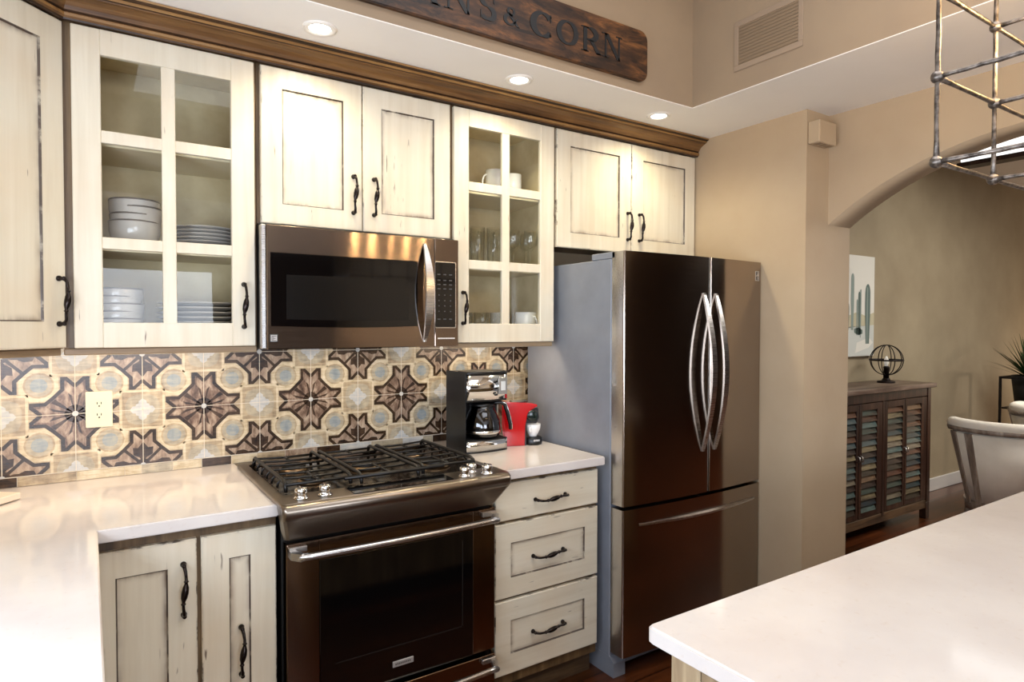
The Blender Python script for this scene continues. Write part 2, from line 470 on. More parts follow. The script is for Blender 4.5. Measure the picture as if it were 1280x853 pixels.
def carcass(parent, x0, x1, z0, z1, y0=-.335, closed=True, name='carcass'):
    t = .018; bm = BM()
    bx(bm, x0, x0+t, y0+.02, -.001, z0, z1, 1); bx(bm, x1-t, x1, y0+.02, -.001, z0, z1, 1)
    bx(bm, x0+t, x1-t, y0+.02, -.001, z0, z0+t, 1); bx(bm, x0+t, x1-t, y0+.02, -.001, z1-t, z1, 1)
    bx(bm, x0+t, x1-t, -.012, -.001, z0+t, z1-t, 1)
    # face frame
    w = .028
    bx(bm, x0, x0+w, y0, y0+.0199, z0, z1, 0, .001); bx(bm, x1-w, x1, y0, y0+.0199, z0, z1, 0, .001)
    bx(bm, x0+w, x1-w, y0, y0+.0199, z0, z0+.04, 0, .001); bx(bm, x0+w, x1-w, y0, y0+.0199, z1-.04, z1, 0, .001)
    return obj(name, bm, [M['frame'], M['inside']], parent)

def light_rail(parent, x0, x1, z=1.414):
    bm = BM(); bx(bm, x0, x1, -.335, -.317, z-.021, z, 0, .003); return obj('light_rail', bm, M['rail'], parent)

ZB, ZT = 1.414, 2.392
# --- cabinet 1 : glass front, dishes
r = root('wall_cabinet', 'cream glass-front wall cabinet holding grey bowls and plates, left of the microwave', 'cabinet', (.35, 0, ZB))
carcass(r, .35, .905, ZB, ZT+.01)
for z in (1.738, 2.066):
    bm = BM(); bx(bm, .369, .886, -.30, -.014, z-.018, z, 0, .001); obj('shelf', bm, M['shelf'], r)
d = glass_door(r, .377, .897, ZB+.001, ZT-.002, .452, .822, 1.493, 2.312, .615, .655, [(1.721, 1.757), (2.046, 2.084)])
pull('handle', d, .859, 1.553)
light_rail(r, .35, .905)
# --- cabinet 2 above the microwave
r = root('wall_cabinet', 'cream two-door wall cabinet directly above the microwave', 'cabinet', (.906, 0, 1.842))
carcass(r, .906, 1.6655, 1.842, ZT+.01)
d = panel_door('door', r, .918, 1.2825, 1.842, ZT-.002, st=.072); pull('handle', d, 1.2475, 1.976, .135)
d = panel_door('door', r, 1.2865, 1.658, 1.842, ZT-.002, st=.073); pull('handle', d, 1.3285, 1.975, .135)
# --- cabinet 3 glass front, glasses
r = root('wall_cabinet', 'narrow cream glass-front wall cabinet holding mugs and glassware, right of the microwave', 'cabinet', (1.666, 0, ZB))
carcass(r, 1.666, 2.2, ZB, ZT+.01)
for z in (1.744, 2.071):
    bm = BM(); bx(bm, 1.685, 2.181, -.30, -.014, z-.018, z, 0, .001); obj('shelf', bm, M['shelf'], r)
d = glass_door(r, 1.675, 2.193, ZB+.001, ZT-.002, 1.747, 2.116, 1.495, 2.318, 1.912, 1.951, [(1.725, 1.763), (2.053, 2.090)])
pull('handle', d, 1.716, 1.56, .128)
light_rail(r, 1.666, 2.2)
# --- cabinet 4 over the fridge
r = root('wall_cabinet', 'cream two-door wall cabinet above the fridge', 'cabinet', (2.201, 0, 1.852))
bm = BM(); bx(bm, 2.201, 3.148, -.335, -.001, 1.875, ZT+.01, 0, .001); bx(bm, 2.201, 3.148, -.335, -.315, 1.852, 1.876, 0, .001)
obj('carcass', bm, M['frame'], r)
d = panel_door('door', r, 2.209, 2.6735, 1.850, ZT-.002, st=.078, rl=.07); pull('handle', d, 2.648, 1.979, .13)
d = panel_door('door', r, 2.6775, 3.141, 1.850, ZT-.002, st=.078, rl=.07); pull('handle', d, 2.727, 1.979, .13)
# --- diagonal corner cabinet
cx0, cy0 = .347, -.335
r = root('corner_cabinet', 'tall cream diagonal corner wall cabinet at the far left edge', 'cabinet', (cx0, cy0, ZB), rotz=math.radians(45))
# local frame: -x runs along the face towards the left wall; y into the corner
def loc2(x, y):
    v = Vector((x-cx0, y-cy0)); a = -math.radians(45)
    return (v.x*math.cos(a)-v.y*math.sin(a), v.x*math.sin(a)+v.y*math.cos(a))
poly = [loc2(*p) for p in ((cx0, cy0), (cx0, -.001), (XL+.001, -.001), (XL+.001, -.597), (.085, -.597))]
bm = BM(); prism(bm, poly, 'z', -.0, ZT-ZB+.01); obj('carcass', bm, M['frame'], r, world=False)
bm = BM(); bx(bm, -.37, -.004, 0, .018, -.021, -.0005, 0, .002); obj('light_rail', bm, M['rail'], r, world=False)
d = panel_door('door', r, -.362, -.004, .003, ZT-ZB-.002, y=-.02, st=.074, rl=.078, world=False)
pull('handle', d, -.03, .142, .135, y=-.02, world=False)
# --- crown moulding
def crown():
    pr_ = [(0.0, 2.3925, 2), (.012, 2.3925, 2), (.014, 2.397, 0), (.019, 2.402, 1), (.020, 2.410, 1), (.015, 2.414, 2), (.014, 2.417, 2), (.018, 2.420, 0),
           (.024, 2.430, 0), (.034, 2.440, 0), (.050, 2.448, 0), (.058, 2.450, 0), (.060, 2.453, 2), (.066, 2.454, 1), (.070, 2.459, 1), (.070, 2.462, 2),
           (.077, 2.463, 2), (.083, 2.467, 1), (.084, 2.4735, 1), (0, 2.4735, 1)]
    path = [Vector((-.0, -.69)), Vector((cx0+.0083, cy0-.02)), Vector((XR-.001, cy0-.02))]
    # first leg is parallel to the diagonal face
    path[0] = path[1]+Vector((-1, -1)).normalized()*.46
    dirs = [(path[1]-path[0]).normalized(), (path[2]-path[1]).normalized()]
    nrm = [Vector((d_.y, -d_.x)) for d_ in dirs]
    bis = (nrm[0]+nrm[1]).normalized(); k = 1/bis.dot(nrm[0])
    bm = BM(); L = []
    for (o, z, mi) in pr_:
        row = [path[0]+nrm[0]*o, path[1]+bis*o*k, path[2]+nrm[1]*o]
        L.append([bm.verts.new((p.x, p.y, z)) for p in row])
    n = len(L)
    for i in range(n):
        a, b = L[i], L[(i+1) % n]
        for j in range(2):
            f = bm.faces.new([a[j], a[j+1], b[j+1], b[j]]); f.material_index = pr_[i][2]
    bm.faces.new([v[0] for v in L]); bm.faces.new([v[2] for v in L])
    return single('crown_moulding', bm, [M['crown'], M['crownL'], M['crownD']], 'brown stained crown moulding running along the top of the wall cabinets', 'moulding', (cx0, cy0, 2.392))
crown()

# ------------------------------------------------------------------ backsplash
def backsplash():
    r = root('tile_backsplash', 'patterned brown and cream tile backsplash between counter and wall cabinets', 'backsplash', (.9, 0, .941))
    p = .2034; t0 = .3718; zm = 1.1772; x0, x1, z0, z1 = XL+.001, 2.34, .9752, 1.40
    y0 = -.006
    bm = BM()
    bx(bm, x0, x1, y0, -.0005, z0, 1.412, 0)
    def poly(pts, mi, lay):
        # clip to backsplash rectangle
        def clip(P, f, inter):
            out = []
            for i in range(len(P)):
                a, b = P[i], P[(i+1) % len(P)]
                fa, fb = f(a), f(b)
                if fa: out.append(a)
                if fa != fb: out.append(inter(a, b))
            return out
        def ix(X): return lambda a, b: (X, a[1]+(b[1]-a[1])*(X-a[0])/(b[0]-a[0]))
        def iz(Z): return lambda a, b: (a[0]+(b[0]-a[0])*(Z-a[1])/(b[1]-a[1]), Z)
        P = pts
        for f, it in ((lambda q: q[0] >= x0, ix(x0)), (lambda q: q[0] <= x1, ix(x1)), (lambda q: q[1] >= z0, iz(z0)), (lambda q: q[1] <= 1.412, iz(1.412))):
            P = clip(P, f, it)
            if len(P) < 3: return
        try:
            f = bm.faces.new([bm.verts.new((a, y0-.00018*lay, b)) for a, b in P]); f.material_index = mi
        except ValueError: pass
    def strokes(P, w, mi, lay):
        n = len(P); V_ = [Vector(q) for q in P]; L_, R2 = [], []
        for i in range(n):
            d0 = (V_[i]-V_[i-1]).normalized() if i else None
            d1 = (V_[i+1]-V_[i]).normalized() if i < n-1 else None
            if d0 is None: d0 = d1
            if d1 is None: d1 = d0
            n0 = Vector((-d0.y, d0.x)); n1 = Vector((-d1.y, d1.x)); b_ = n0+n1
            if b_.length < 1e-4: b_ = n0
            b_.normalize(); k_ = min(1/max(b_.dot(n0), .3), 2.2)*w/2
            L_.append(V_[i]+b_*k_); R2.append(V_[i]-b_*k_)
        for i in range(n-1):
            poly([tuple(L_[i]), tuple(L_[i+1]), tuple(R2[i+1]), tuple(R2[i])], mi, lay)
    nx0 = int(math.floor((x0-t0)/p)); nx1 = int(math.ceil((x1-t0)/p))
    for i in range(nx0, nx1):
        for j in (-1, 0, 1):
            # tile spans x t0+i*p .. +p ; z zm+(j)*p .. ; flower nodes where (i+j) even
            ox, oz = t0+i*p, zm+j*p
            for (cu, cv) in ((0, 0), (1, 0), (0, 1), (1, 1)):
                I, J = i+cu, j+cv
                su, sv = (1 if cu == 0 else -1), (1 if cv == 0 else -1)
                bxx, bzz = t0+I*p, zm+J*p
                def L(u, v): return (bxx+su*u*p, bzz+sv*v*p)
                if (I+J) % 2 == 0:   # flower quarter
                    brown = (J == 0)
                    O = [(0, .50), (.12, .63), (.20, .63), (.20, .43), (.31, .31), (.43, .20), (.63, .20), (.63, .12), (.50, 0)]
                    poly([L(0, 0)]+[L(*q) for q in O][:5], 3 if brown else 4, 2)
                    poly([L(0, 0)]+[L(*q) for q in O][4:], 3 if brown else 4, 2)
                    In = [(0, .475), (.125, .605), (.178, .605), (.178, .42), (.295, .295), (.42, .178), (.605, .178), (.605, .125), (.475, 0)]
                    strokes([L(*q) for q in In], .058*p, 2, 4)
                    if brown:
                        for (a, b) in (((.30, .05), (.36, .11)), ((.34, .20), (.28, .26)), ((.10, .36), (.05, .31)), ((.16, .2), (.22, .27))):
                            poly([L(0, 0), L(*a), L(*b)], 5, 3)
                        poly([L(.30, .03), L(.46, .05), L(.54, .11), L(.40, .13)], 4, 3)
                        poly([L(.03, .30), L(.05, .46), L(.11, .54), L(.13, .40)], 4, 3)
                        poly([L(0, 0), L(.16, .0), L(.13, .08), L(.08, .13), L(0, .16)], 5, 3)
                    else:
                        poly([L(0, .0), L(.46, .0), L(.42, .09), L(.30, .10), L(.22, .06), L(.14, .06)], 5, 3)
                        poly([L(0, .05), L(.06, .14), L(.15, .19), L(.16, .32), L(.08, .31), L(0, .42)], 5, 3)
                        poly([L(0, 0), L(.12, 0), L(.09, .09), L(0, .12)], 5, 3.4)
                        strokes([L(.05, .05), L(.30, .30)], .05*p, 2, 3)
                    # cream rib outside of the flower
                    strokes([L(.245, .64), L(.245, .455), L(.455, .245), L(.64, .245)], .035*p, 1, 2)
                else:                # grey-blue cross quarter
                    poly([L(0, 0), L(.27, 0), L(.27, .10), L(.22, .22), L(.10, .27), L(0, .27)], 6, 1)
                    poly([L(0, 0), L(.20, .0), L(.155, .06), L(.11, .065), L(.10, .10), L(.065, .11), L(.06, .155), L(0, .20)], 8, 3)
                    strokes([L(.335, 0), L(.335, .335), L(0, .335)], .04*p, 1, 2)
                    strokes([L(.335, .335), L(.5, .335)], .04*p, 1, 2); strokes([L(.335, .335), L(.335, .5)], .04*p, 1, 2)
            c = (ox+.5*p, oz+.5*p)
            oc = lambda rr, n=8, ph=PI/8: [(c[0]+rr*p*math.cos(ph+k*2*PI/n), c[1]+rr*p*math.sin(ph+k*2*PI/n)) for k in range(n)]
            poly(oc(.295), 1, 1.6); poly(oc(.215, 16), 0, 2.5); poly(oc(.185, 16), 6, 2.8); poly(oc(.12, 12), 7, 3.2)
    for i in range(nx0, nx1+1):
        x = t0+i*p; strokes([(x, z0), (x, 1.411)], .0022, 9, 6)
        for j in (-1, 0, 1):
            if (i+j) % 2 == 0:
                poly([(x+.0095*math.cos(k*PI/6), zm+j*p+.0095*math.sin(k*PI/6)) for k in range(12)], 8, 7)
    strokes([(x0, zm), (x1, zm)], .0018, 9, 6); strokes([(x0, z0+.001), (x1, z0+.001)], .0022, 9, 6)
    strokes([(x0, zm+p), (x1, zm+p)], .0018, 9, 6)
    obj('wall_tiles', bm, T, r, fix=False)
    # accent strip under the tiles
    bm = BM(); xs = x0; k = 0
    random.seed(3); kinds = [1, 5, 0, 6, 1, 0, 4, 6, 8, 3, 1, 6, 5, 0, 1, 6]
    marks = [XL+.001, .12, .208, .373, .517, .57, .671, .77, .875, .97, 1.08, 1.21, 1.31, 1.45, 1.6, 1.70, 1.75, 1.87, 2.0, 2.12, x1]
    kk = [0, 5, 0, 1, 1, 6, 1, 5, 1, 0, 4, 5, 8, 6, 8, 6, 5, 6, 1, 4]
    for a, b, c_ in zip(marks, marks[1:], kk):
        bx(bm, a+.001, b-.001, -.007, -.0008, .9425, .9735, c_, .0008)
    bx(bm, x0, x1, -.005, -.0006, .9418, .9745, 9)
    obj('accent_strip', bm, T, r)
backsplash()
# outlet
r = root('wall_outlet', 'ivory double power outlet on the tile backsplash', 'outlet', (.442, -.006, 1.188))
bm = BM(); prism(bm, rrect(.4015, .4815, 1.125, 1.251, .004), 'y', -.0125, -.0075)
obj('cover_plate', bm, M['ivory'], r)
bm = BM(); prism(bm, rrect(.4245, .4585, 1.152, 1.224, .002), 'y', -.0145, -.0122); o1 = obj('socket', bm, M['ivory'], r)
bm = BM()
bm.free()
for zc in (1.209, 1.169):
    for dx in (-.006, .006, 0):
        bm = BM()
        if dx: bx(bm, .4415+dx-.0014, .4415+dx+.0014, -.0149, -.0144, zc-.003, zc+.005)
        else: bx(bm, .4415-.0025, .4415+.0025, -.0149, -.0144, zc-.012, zc-.007)
        obj('slot', bm, M['black'], o1)

# ------------------------------------------------------------------ counters + base cabinets
ZC, CT = .941, .036
def slabtop(name, polypts, label, loc):
    bm = BM(); prism(bm, polypts, 'z', ZC-CT, ZC)
    es = [e for e in bm.edges if abs(e.verts[0].co.z-e.verts[1].co.z) < 1e-6]
    bmesh.ops.bevel(bm, geom=es, offset=.003, segments=2, affect='EDGES')
    for f in bm.faces: f.smooth = False
    return single(name, bm, M['quartz'], label, 'worktop', loc)
YC = -.693
slabtop('countertop', [(XL+.001, -.0015), (XL+.001, -2.55), (.427, -2.55), (.427, YC), (.888, YC), (.888, -.0015)],
        'L-shaped white quartz worktop left of the range', (.2, -.7, ZC-CT))
slabtop('countertop', [(1.676, -.0015), (1.676, YC), (2.205, YC), (2.205, -.0015)], 'short white quartz worktop between range and fridge', (1.94, -.35, ZC-CT))
# base cabinet left of range
ZR = ZC-CT-.001
YD = -.66
r = root('base_cabinet', 'cream two-door base cabinet left of the range', 'cabinet', (.40, 0, 0))
bm = BM(); bx(bm, .395, .893, -.64, -.002, .10, ZR, 0, .001); obj('carcass', bm, M['frame'], r)
bm = BM(); bx(bm, .395, .893, -.585, -.01, .0, .099); obj('toe_kick', bm, M['toe'], r)
d = panel_door('door', r, .402, .6675, .125, .868, y=YD, st=.075, pst=(.064, .075)); pull('handle', d, .632, .727, .145, y=YD)
d = panel_door('door', r, .679, .889, .125, .868, y=YD, st=.075); pull('handle', d, .786, .507, .142, y=YD)
# left run base cabinet
r = root('base_cabinet', 'cream base cabinet under the left arm of the L-shaped worktop', 'cabinet', (0, -1.5, 0))
bm = BM(); bx(bm, XL+.002, .375, -2.5, -.65, .10, ZR, 0, .001); obj('carcass', bm, M['frame'], r)
bm = BM(); bx(bm, XL+.002, .32, -2.5, -.66, .0, .099); obj('toe_kick', bm, M['toe'], r)
def xdoor(r, y0, y1):
    bm = BM(); ed = bm.verts.layers.float_color.new('edge')
    bx(bm, .3755, .394, y0, y1, .125, .868, 0, .003)
    for v in bm.verts: v[ed] = (0, 0, 0, 1)
    d_ = obj('door', bm, M['cream'], r); return d_
d = xdoor(r, -1.16, -.70)
bm = BM(); tube(bm, [(.394, -1.12, .79), (.42, -1.12, .785), (.424, -1.12, .72), (.42, -1.12, .655), (.394, -1.12, .65)], [.007, .005, .009, .005, .007], 8); obj('handle', bm, M['iron'], d)
xdoor(r, -1.63, -1.17); xdoor(r, -2.48, -1.64)
# drawer base
r = root('drawer_cabinet', 'cream three-drawer base cabinet between range and fridge', 'cabinet', (1.68, 0, 0))
bm = BM(); bx(bm, 1.680, 2.205, -.64, -.002, .095, ZR, 0, .001); obj('carcass', bm, M['frame'], r)
bm = BM(); bx(bm, 1.680, 2.205, -.60, -.01, .0, .094); obj('toe_kick', bm, M['toe'], r)
d = panel_door('drawer', r, 1.687, 2.197, .739, .884, y=YD, slab_=True, horiz=True); pull('handle', d, 1.946, .803, .148, False, y=YD)
d = panel_door('drawer', r, 1.687, 2.197, .440, .727, y=YD, st=.071, rl=.076, horiz=True); pull('handle', d, 1.940, .578, .148, False, y=YD+.006)
d = panel_door('drawer', r, 1.687, 2.197, .142, .428, y=YD, st=.071, rl=.078, horiz=True); pull('handle', d, 1.940, .278, .148, False, y=YD+.006)

# ------------------------------------------------------------------ island
IX, IY = 1.253, -1.872
bm = BM(); prism(bm, rrect(IX, 3.18, -3.1, IY, .012, 4), 'z', ZC-CT+.004, ZC)
es = [e for e in bm.edges if abs(e.verts[0].co.z-e.verts[1].co.z) < 1e-6]
bmesh.ops.bevel(bm, geom=es, offset=.004, segments=2, affect='EDGES')
single('countertop', bm, M['quartz'], 'large white quartz island top in the lower right foreground', 'worktop', (2.2, -2.4, ZC-CT))
M['islandwood'] = wood('weathered_island_wood', '#6d5a43', '#9a8466', '#c0ab88', axis=2)
r = root('island_cabinet', 'weathered wood island base under the big white top', 'cabinet', (2.2, -2.4, 0))
ti = ZC-CT+.003
bm = BM(); bx(bm, 1.30, 3.12, -3.0, -1.915, .1, ti, 0, .001); obj('carcass', bm, M['frame'], r)
bm = BM(); bx(bm, 1.28, 1.335, -1.97, -1.905, 0, ti, 0, .004); obj('corner_post', bm, M['islandwood'], r)
bm = BM(); bx(bm, 1.278, 1.30, -2.95, -1.975, .12, ti-.012, 0, .003); obj('side_panel', bm, M['islandwood'], r)
bm = BM(); bx(bm, 1.36, 3.10, -1.914, -1.905, .12, ti-.02, 0, .002); obj('back_panel', bm, M['islandwood'], r)

# ------------------------------------------------------------------ range
def make_range():
    r = root('gas_range', 'stainless slide-in gas range with black oven window', 'range', (1.285, -.38, 0))
    bm = BM(); bx(bm, .905, 1.664, -.655, -.03, .04, .905, 0, .002); bx(bm, .93, 1.64, -.62, -.06, 0, .04)
    obj('body', bm, M['blackm'], r)
    # cooktop deck
    bm = BM()
    out = rrect(.879, 1.684, -.765, -.085, .02, 4); inn = rrect(.912, 1.651, -.655, -.118, .03, 4)
    zt = .955
    def ringv(P, z): return [bm.verts.new((x, y, z)) for x, y in P]
    o0 = ringv(out, .9425); o1 = ringv(out, zt-.003); o2 = ringv(rrect(.882, 1.681, -.762, -.088, .018, 4), zt)
    i0 = ringv(inn, zt); i1 = ringv(rrect(.918, 1.645, -.649, -.124, .026, 4), zt-.009)
    def bnd(a, b, mi=0):
        n = len(a)
        for k in range(n):
            f = bm.faces.new([a[k], a[(k+1) % n], b[(k+1) % n], b[k]]); f.material_index = mi
    bnd(o0, o1); bnd(o1, o2); bnd(o2, i0); bnd(i0, i1, 1)
    f = bm.faces.new(i1); f.material_index = 1
    obj('cooktop', bm, [M['steelD'], M['well']], r)
    # bullnose apron
    bm = BM()
    prof = [(-.70, .954), (-.762, .954), (-.775, .951), (-.783, .944), (-.786, .934), (-.784, .920), (-.778, .912), (-.772, .906), (-.709, .829), (-.698, .829), (-.6955, .86)]
    xs = [.880, .884, .893, 1.668, 1.678, 1.684]
    rows = []
    for k, x in enumerate(xs):
        inset = {0: .018, 5: .018, 1: .005, 4: .005}.get(k, 0)
        row = []
        for (y, z) in prof:
            tt = max(0, min(1, (.906-z)/.077)); xx = x+(.024*tt if x < 1.2 else -.027*tt)
            yy = y+(inset if y < -.70 else 0)
            row.append(bm.verts.new((xx, yy, z)))
        rows.append(row)
    n = len(prof)
    for a, b in zip(rows, rows[1:]):
        for i in range(n):
            f = bm.faces.new([a[i], a[(i+1) % n], b[(i+1) % n], b[i]]); f.smooth = i < 7
    bm.faces.new(rows[0]); bm.faces.new(rows[-1])
    obj('front_apron', bm, M['steelD'], r)
    # control glass
    bm = BM(); prism(bm, rrect(1.105, 1.46, -.757, -.665, .006), 'z', .9552, .9575); obj('control_panel', bm, M['blackglass'], r)
    # knobs
    for (x, y) in ((.950, -.716), (1.024, -.716), (1.512, -.735), (1.562, -.695), (1.600, -.742)):
        bm = BM(); lathe(bm, [(0, .9555), (.022, .9555), (.0225, .959), (.018, .962), (.0165, .966), (.0185, .970), (.019, .984), (.0165, .988), (0, .989)], x, y, 24)
        bx(bm, x-.0025, x+.0025, y-.018, y+.018, .988, .991, 0, .001)
        obj('knob', bm, M['chrome'], r)
    # burners
    for (x, y, rr) in ((1.045, -.27, .042), (1.045, -.49, .036), (1.282, -.38, .05), (1.52, -.27, .036), (1.52, -.49, .045)):
        bm = BM(); lathe(bm, [(0, .9465), (rr+.012, .9465), (rr+.010, .955), (rr-.004, .960), (0, .960)], x, y, 24, 0)
        lathe(bm, [(rr, .960), (rr+.001, .966), (rr-.004, .969), (0, .970)], x, y, 24, 1)
        obj('burner', bm, [M['brass'], M['castiron']], r)
    # grates
    for gi, (a, b) in enumerate(((.922, 1.160), (1.166, 1.400), (1.406, 1.642))):
        bm = BM(); zt2 = .983; zf = .975
        for y in (-.150, -.225, -.300, -.375, -.450, -.525):
            l = [(a+.003, y, .950), (a+.005, y, .966), (a+.018, y, zf+.004)] if gi == 0 else [(a+.012, y, zf)]
            q = [(b-.018, y, zf+.004), (b-.005, y, .966), (b-.003, y, .950)] if gi == 2 else [(b-.012, y, zf)]
            tube(bm, l+[((a+b)/2, y, zf-.001)]+q, .0042, 6)
        fr = -.60 if gi != 1 else -.622
        for x in (a+.012, b-.012):
            tube(bm, [(x, -.128, .950), (x, -.134, zt2-.006), (x, -.15, zt2), (x, fr+.03, zt2), (x, fr+.008, zt2-.006), (x, fr, .950)], .0062, 8)
        if gi == 1: tube(bm, [(a-.05, fr-.006, zt2-.006), ((a+b)/2, fr-.006, zt2-.006), (b+.085, fr-.006, zt2-.006)], .0068, 8)
        else: tube(bm, [(a+.012, fr+.004, zf-.002), (b-.012, fr+.004, zf-.002)], .0055, 8)
        tube(bm, [((a+b)/2, -.15, zf), ((a+b)/2, -.22, zf)], .0045, 6); tube(bm, [((a+b)/2, -.45, zf), ((a+b)/2, fr+.01, zf)], .0045, 6)
        obj('grate', bm, M['castiron'], r)
    # oven door
    bm = BM()
    bx(bm, .909, 1.0105, -.70, -.658, .287, .814, 0, .002); bx(bm, 1.5665, 1.66, -.70, -.658, .287, .814, 0, .002)
    bx(bm, 1.010, 1.567, -.6998, -.658, .746, .8139, 0, .001)
    d = obj('oven_door', bm, M['steelR'], r)
    bm = BM(); bx(bm, 1.0110, 1.5660, -.701, -.659, .287, .7455, 0, .001); w = obj('oven_window', bm, M['blackglass'], d)
    bm = BM()
    for (a, b, c_, e) in ((1.06, 1.525, .402, .406), (1.521, 1.525, .402, .715)): bx(bm, a, b, -.7016, -.7008, c_, e)
    obj('window_border', bm, plain('window_border', '#1e1b19', .15), d)
    bm = BM(); bx(bm, 1.254, 1.330, -.7045, -.7008, .333, .353, 0, .001); bd = obj('name_badge', bm, M['badge'], d)
    bm = BM()
    x = 1.263
    for k in range(9): bx(bm, x, x+.0042, -.7052, -.7044, .340, .346); x += .0064
    obj('badge_lettering', bm, plain('badge_ink', '#56504a', .4), d)
    def bar(par, z, x0=.931, x1=1.640):
        bm = BM(); pts = []; 
        for k in range(17):
            t = k/16; pts.append((x0+(x1-x0)*t, -.757-.012*math.sin(PI*t), z))
        tube(bm, pts, .0105, 12)
        for xx, s in ((.914, 1), (1.655, -1)):
            bx(bm, xx, xx+.055*s, -.716, -.70, z+.002, z+.021, 0, .002)
            prism(bm, [(xx, -.70), (xx+.012*s, -.70), (xx+.034*s, -.757), (xx+.022*s, -.766), (xx, -.735)], 'z', z-.010, z+.013)
        return obj('handle', bm, M['steelV'], par)
    bar(d, .786)
    bm = BM()
    bx(bm, .909, 1.66, -.70, -.658, .075, .268, 0, .002)
    dr = obj('warming_drawer', bm, M['steelR'], r); bar(dr, .243)
    bm = BM(); bx(bm, 1.011, 1.566, -.701, -.6995, .08, .215); obj('drawer_glass', bm, M['blackglass'], dr)
M['well'] = plain('burner_well', '#3a2f25', .16, .85)
M['brass'] = plain('burner_brass', '#8b7458', .3, .9)
M['badge'] = plain('badge_silver', '#b9b4ae', .4, .6)
M['steelR'] = steel_mat('oven_steel', '#7d6a5b', .15, aniso=.85)
make_range()

# ------------------------------------------------------------------ bow handle
def bow(name, parent, x, z0, z1, y, out, w0, w1, th=.008, n=28, mat='steelV', vertical=True, sag=0):
    bm = BM(); rows = []
    for k in range(n+1):
        t = k/n; s = math.sin(PI*t); w = w0+(w1-w0)*s**.8
        z = z0+(z1-z0)*t; o = out*(s**.9)
        dy = -out*PI/(z1-z0)*math.cos(PI*t); nl = math.hypot(1, dy)
        ny, nz = -1/nl, dy/nl*-1
        c = Vector((x, y-o, z))
        q = []
        for (sx, sn) in ((-1, -1), (1, -1), (1, 1), (-1, 1)):
            q.append(bm.verts.new((c.x+sx*w/2, c.y-sn*th/2, c.z)))
        rows.append(q)
    for a, b in zip(rows, rows[1:]):
        for i in range(4):
            f = bm.faces.new([a[i], a[(i+1) % 4], b[(i+1) % 4], b[i]]); f.smooth = False
    bm.faces.new(rows[0]); bm.faces.new(rows[-1])
    for zz, s in ((z0, 1), (z1, -1)):
        bx(bm, x-w0/2, x+w0/2, y-.008, y+.002, zz, zz+.022*s, 0, .001)
    return obj(name, bm, M[mat], parent)

# ------------------------------------------------------------------ microwave
def microwave():
    r = root('microwave', 'stainless over-the-range microwave hung between the wall cabinets', 'microwave', (1.284, -.2, 1.402))
    bm = BM(); bx(bm, .9065, 1.6650, -.372, -.002, 1.404, 1.8405, 0, .002); obj('body', bm, M['blackm'], r)
    bm = BM(); bx(bm, .905, .9225, -.402, -.3725, 1.404, 1.832, 0, .003); obj('side_trim', bm, M['steelV'], r)
    bm = BM(); bx(bm, .923, 1.5605, -.407, -.3725, 1.402, 1.832, 0, .003); d = obj('door', bm, M['steelM'], r)
    def win(x0, x1, z0, z1, sag, y0, y1, mat, nm, par):
        P = [(x0, z1), (x1, z1)]
        for k in range(13):
            t = k/12; P.append((x1+(x0-x1)*t, z0-sag*math.sin(PI*t)))
        bm = BM(); prism(bm, P[::-1], 'y', y0, y1); return obj(nm, bm, mat, par)
    win(.935, 1.486, 1.484, 1.737, .006, -.4085, -.4065, M['blackglass'], 'window', d)
    win(.988, 1.447, 1.507, 1.662, .003, -.4091, -.4086, plain('microwave_screen', '#12100e', .14), 'screen', d)
    bow('handle', d, 1.516, 1.422, 1.808, -.407, .052, .010, .034)
    bm = BM(); bx(bm, 1.5615, 1.668, -.407, -.3725, 1.402, 1.832, 0, .003); c = obj('control_side', bm, M['steelM'], r)
    bm = BM(); prism(bm, rrect(1.5625, 1.656, 1.476, 1.742, .006), 'y', -.4080, -.4065); obj('keypad_trim', bm, M['steelV'], c)
    bm = BM(); prism(bm, rrect(1.5625, 1.652, 1.480, 1.738, .005), 'y', -.4090, -.4078); k = obj('keypad', bm, M['blackglass'], c)
    bm = BM()
    for row, z in enumerate((1.690, 1.667, 1.650, 1.633, 1.608, 1.586, 1.565, 1.543, 1.512)):
        for i, x in enumerate((1.578, 1.604, 1.630)):
            w = .006 if row in (4, 5, 6, 7) else .013
            if row in (4, 5, 6, 7): w = .005
            bx(bm, x-w/2, x+w/2, -.4096, -.4089, z-.0022, z+.0022)
    obj('keypad_marks', bm, plain('keypad_print', '#4a4845', .5), k)
    bm = BM(); bx(bm, .932, .958, -.4085, -.4066, 1.428, 1.455, 0, .0005); bd = obj('logo_badge', bm, M['black'], d)
    bm = BM(); bx(bm, .9345, .9555, -.4092, -.4084, 1.4305, 1.4525); obj('logo_square', bm, M['badge'], bd)
    bm = BM()
    for (a, b, c_, e) in ((.9375, .9525, 1.4475, 1.4495), (.9375, .9525, 1.4325, 1.4345), (.9375, .9395, 1.4325, 1.4495), (.942, .944, 1.436, 1.446), (.944, .951, 1.440, 1.442)):
        bx(bm, a, b, -.4096, -.4091, c_, e)
    obj('logo_lines', bm, M['black'], bd)
    bm = BM(); x = 1.574
    for k_ in range(14): bx(bm, x, x+.0042, -.4078, -.4068, 1.4325, 1.4375); x += .0055
    obj('brand_lettering', bm, plain('brand_letters', '#e0dcd4', .4), c)
M['steelM'] = steel_mat('microwave_steel', '#84766a', .155, aniso=.99)
microwave()

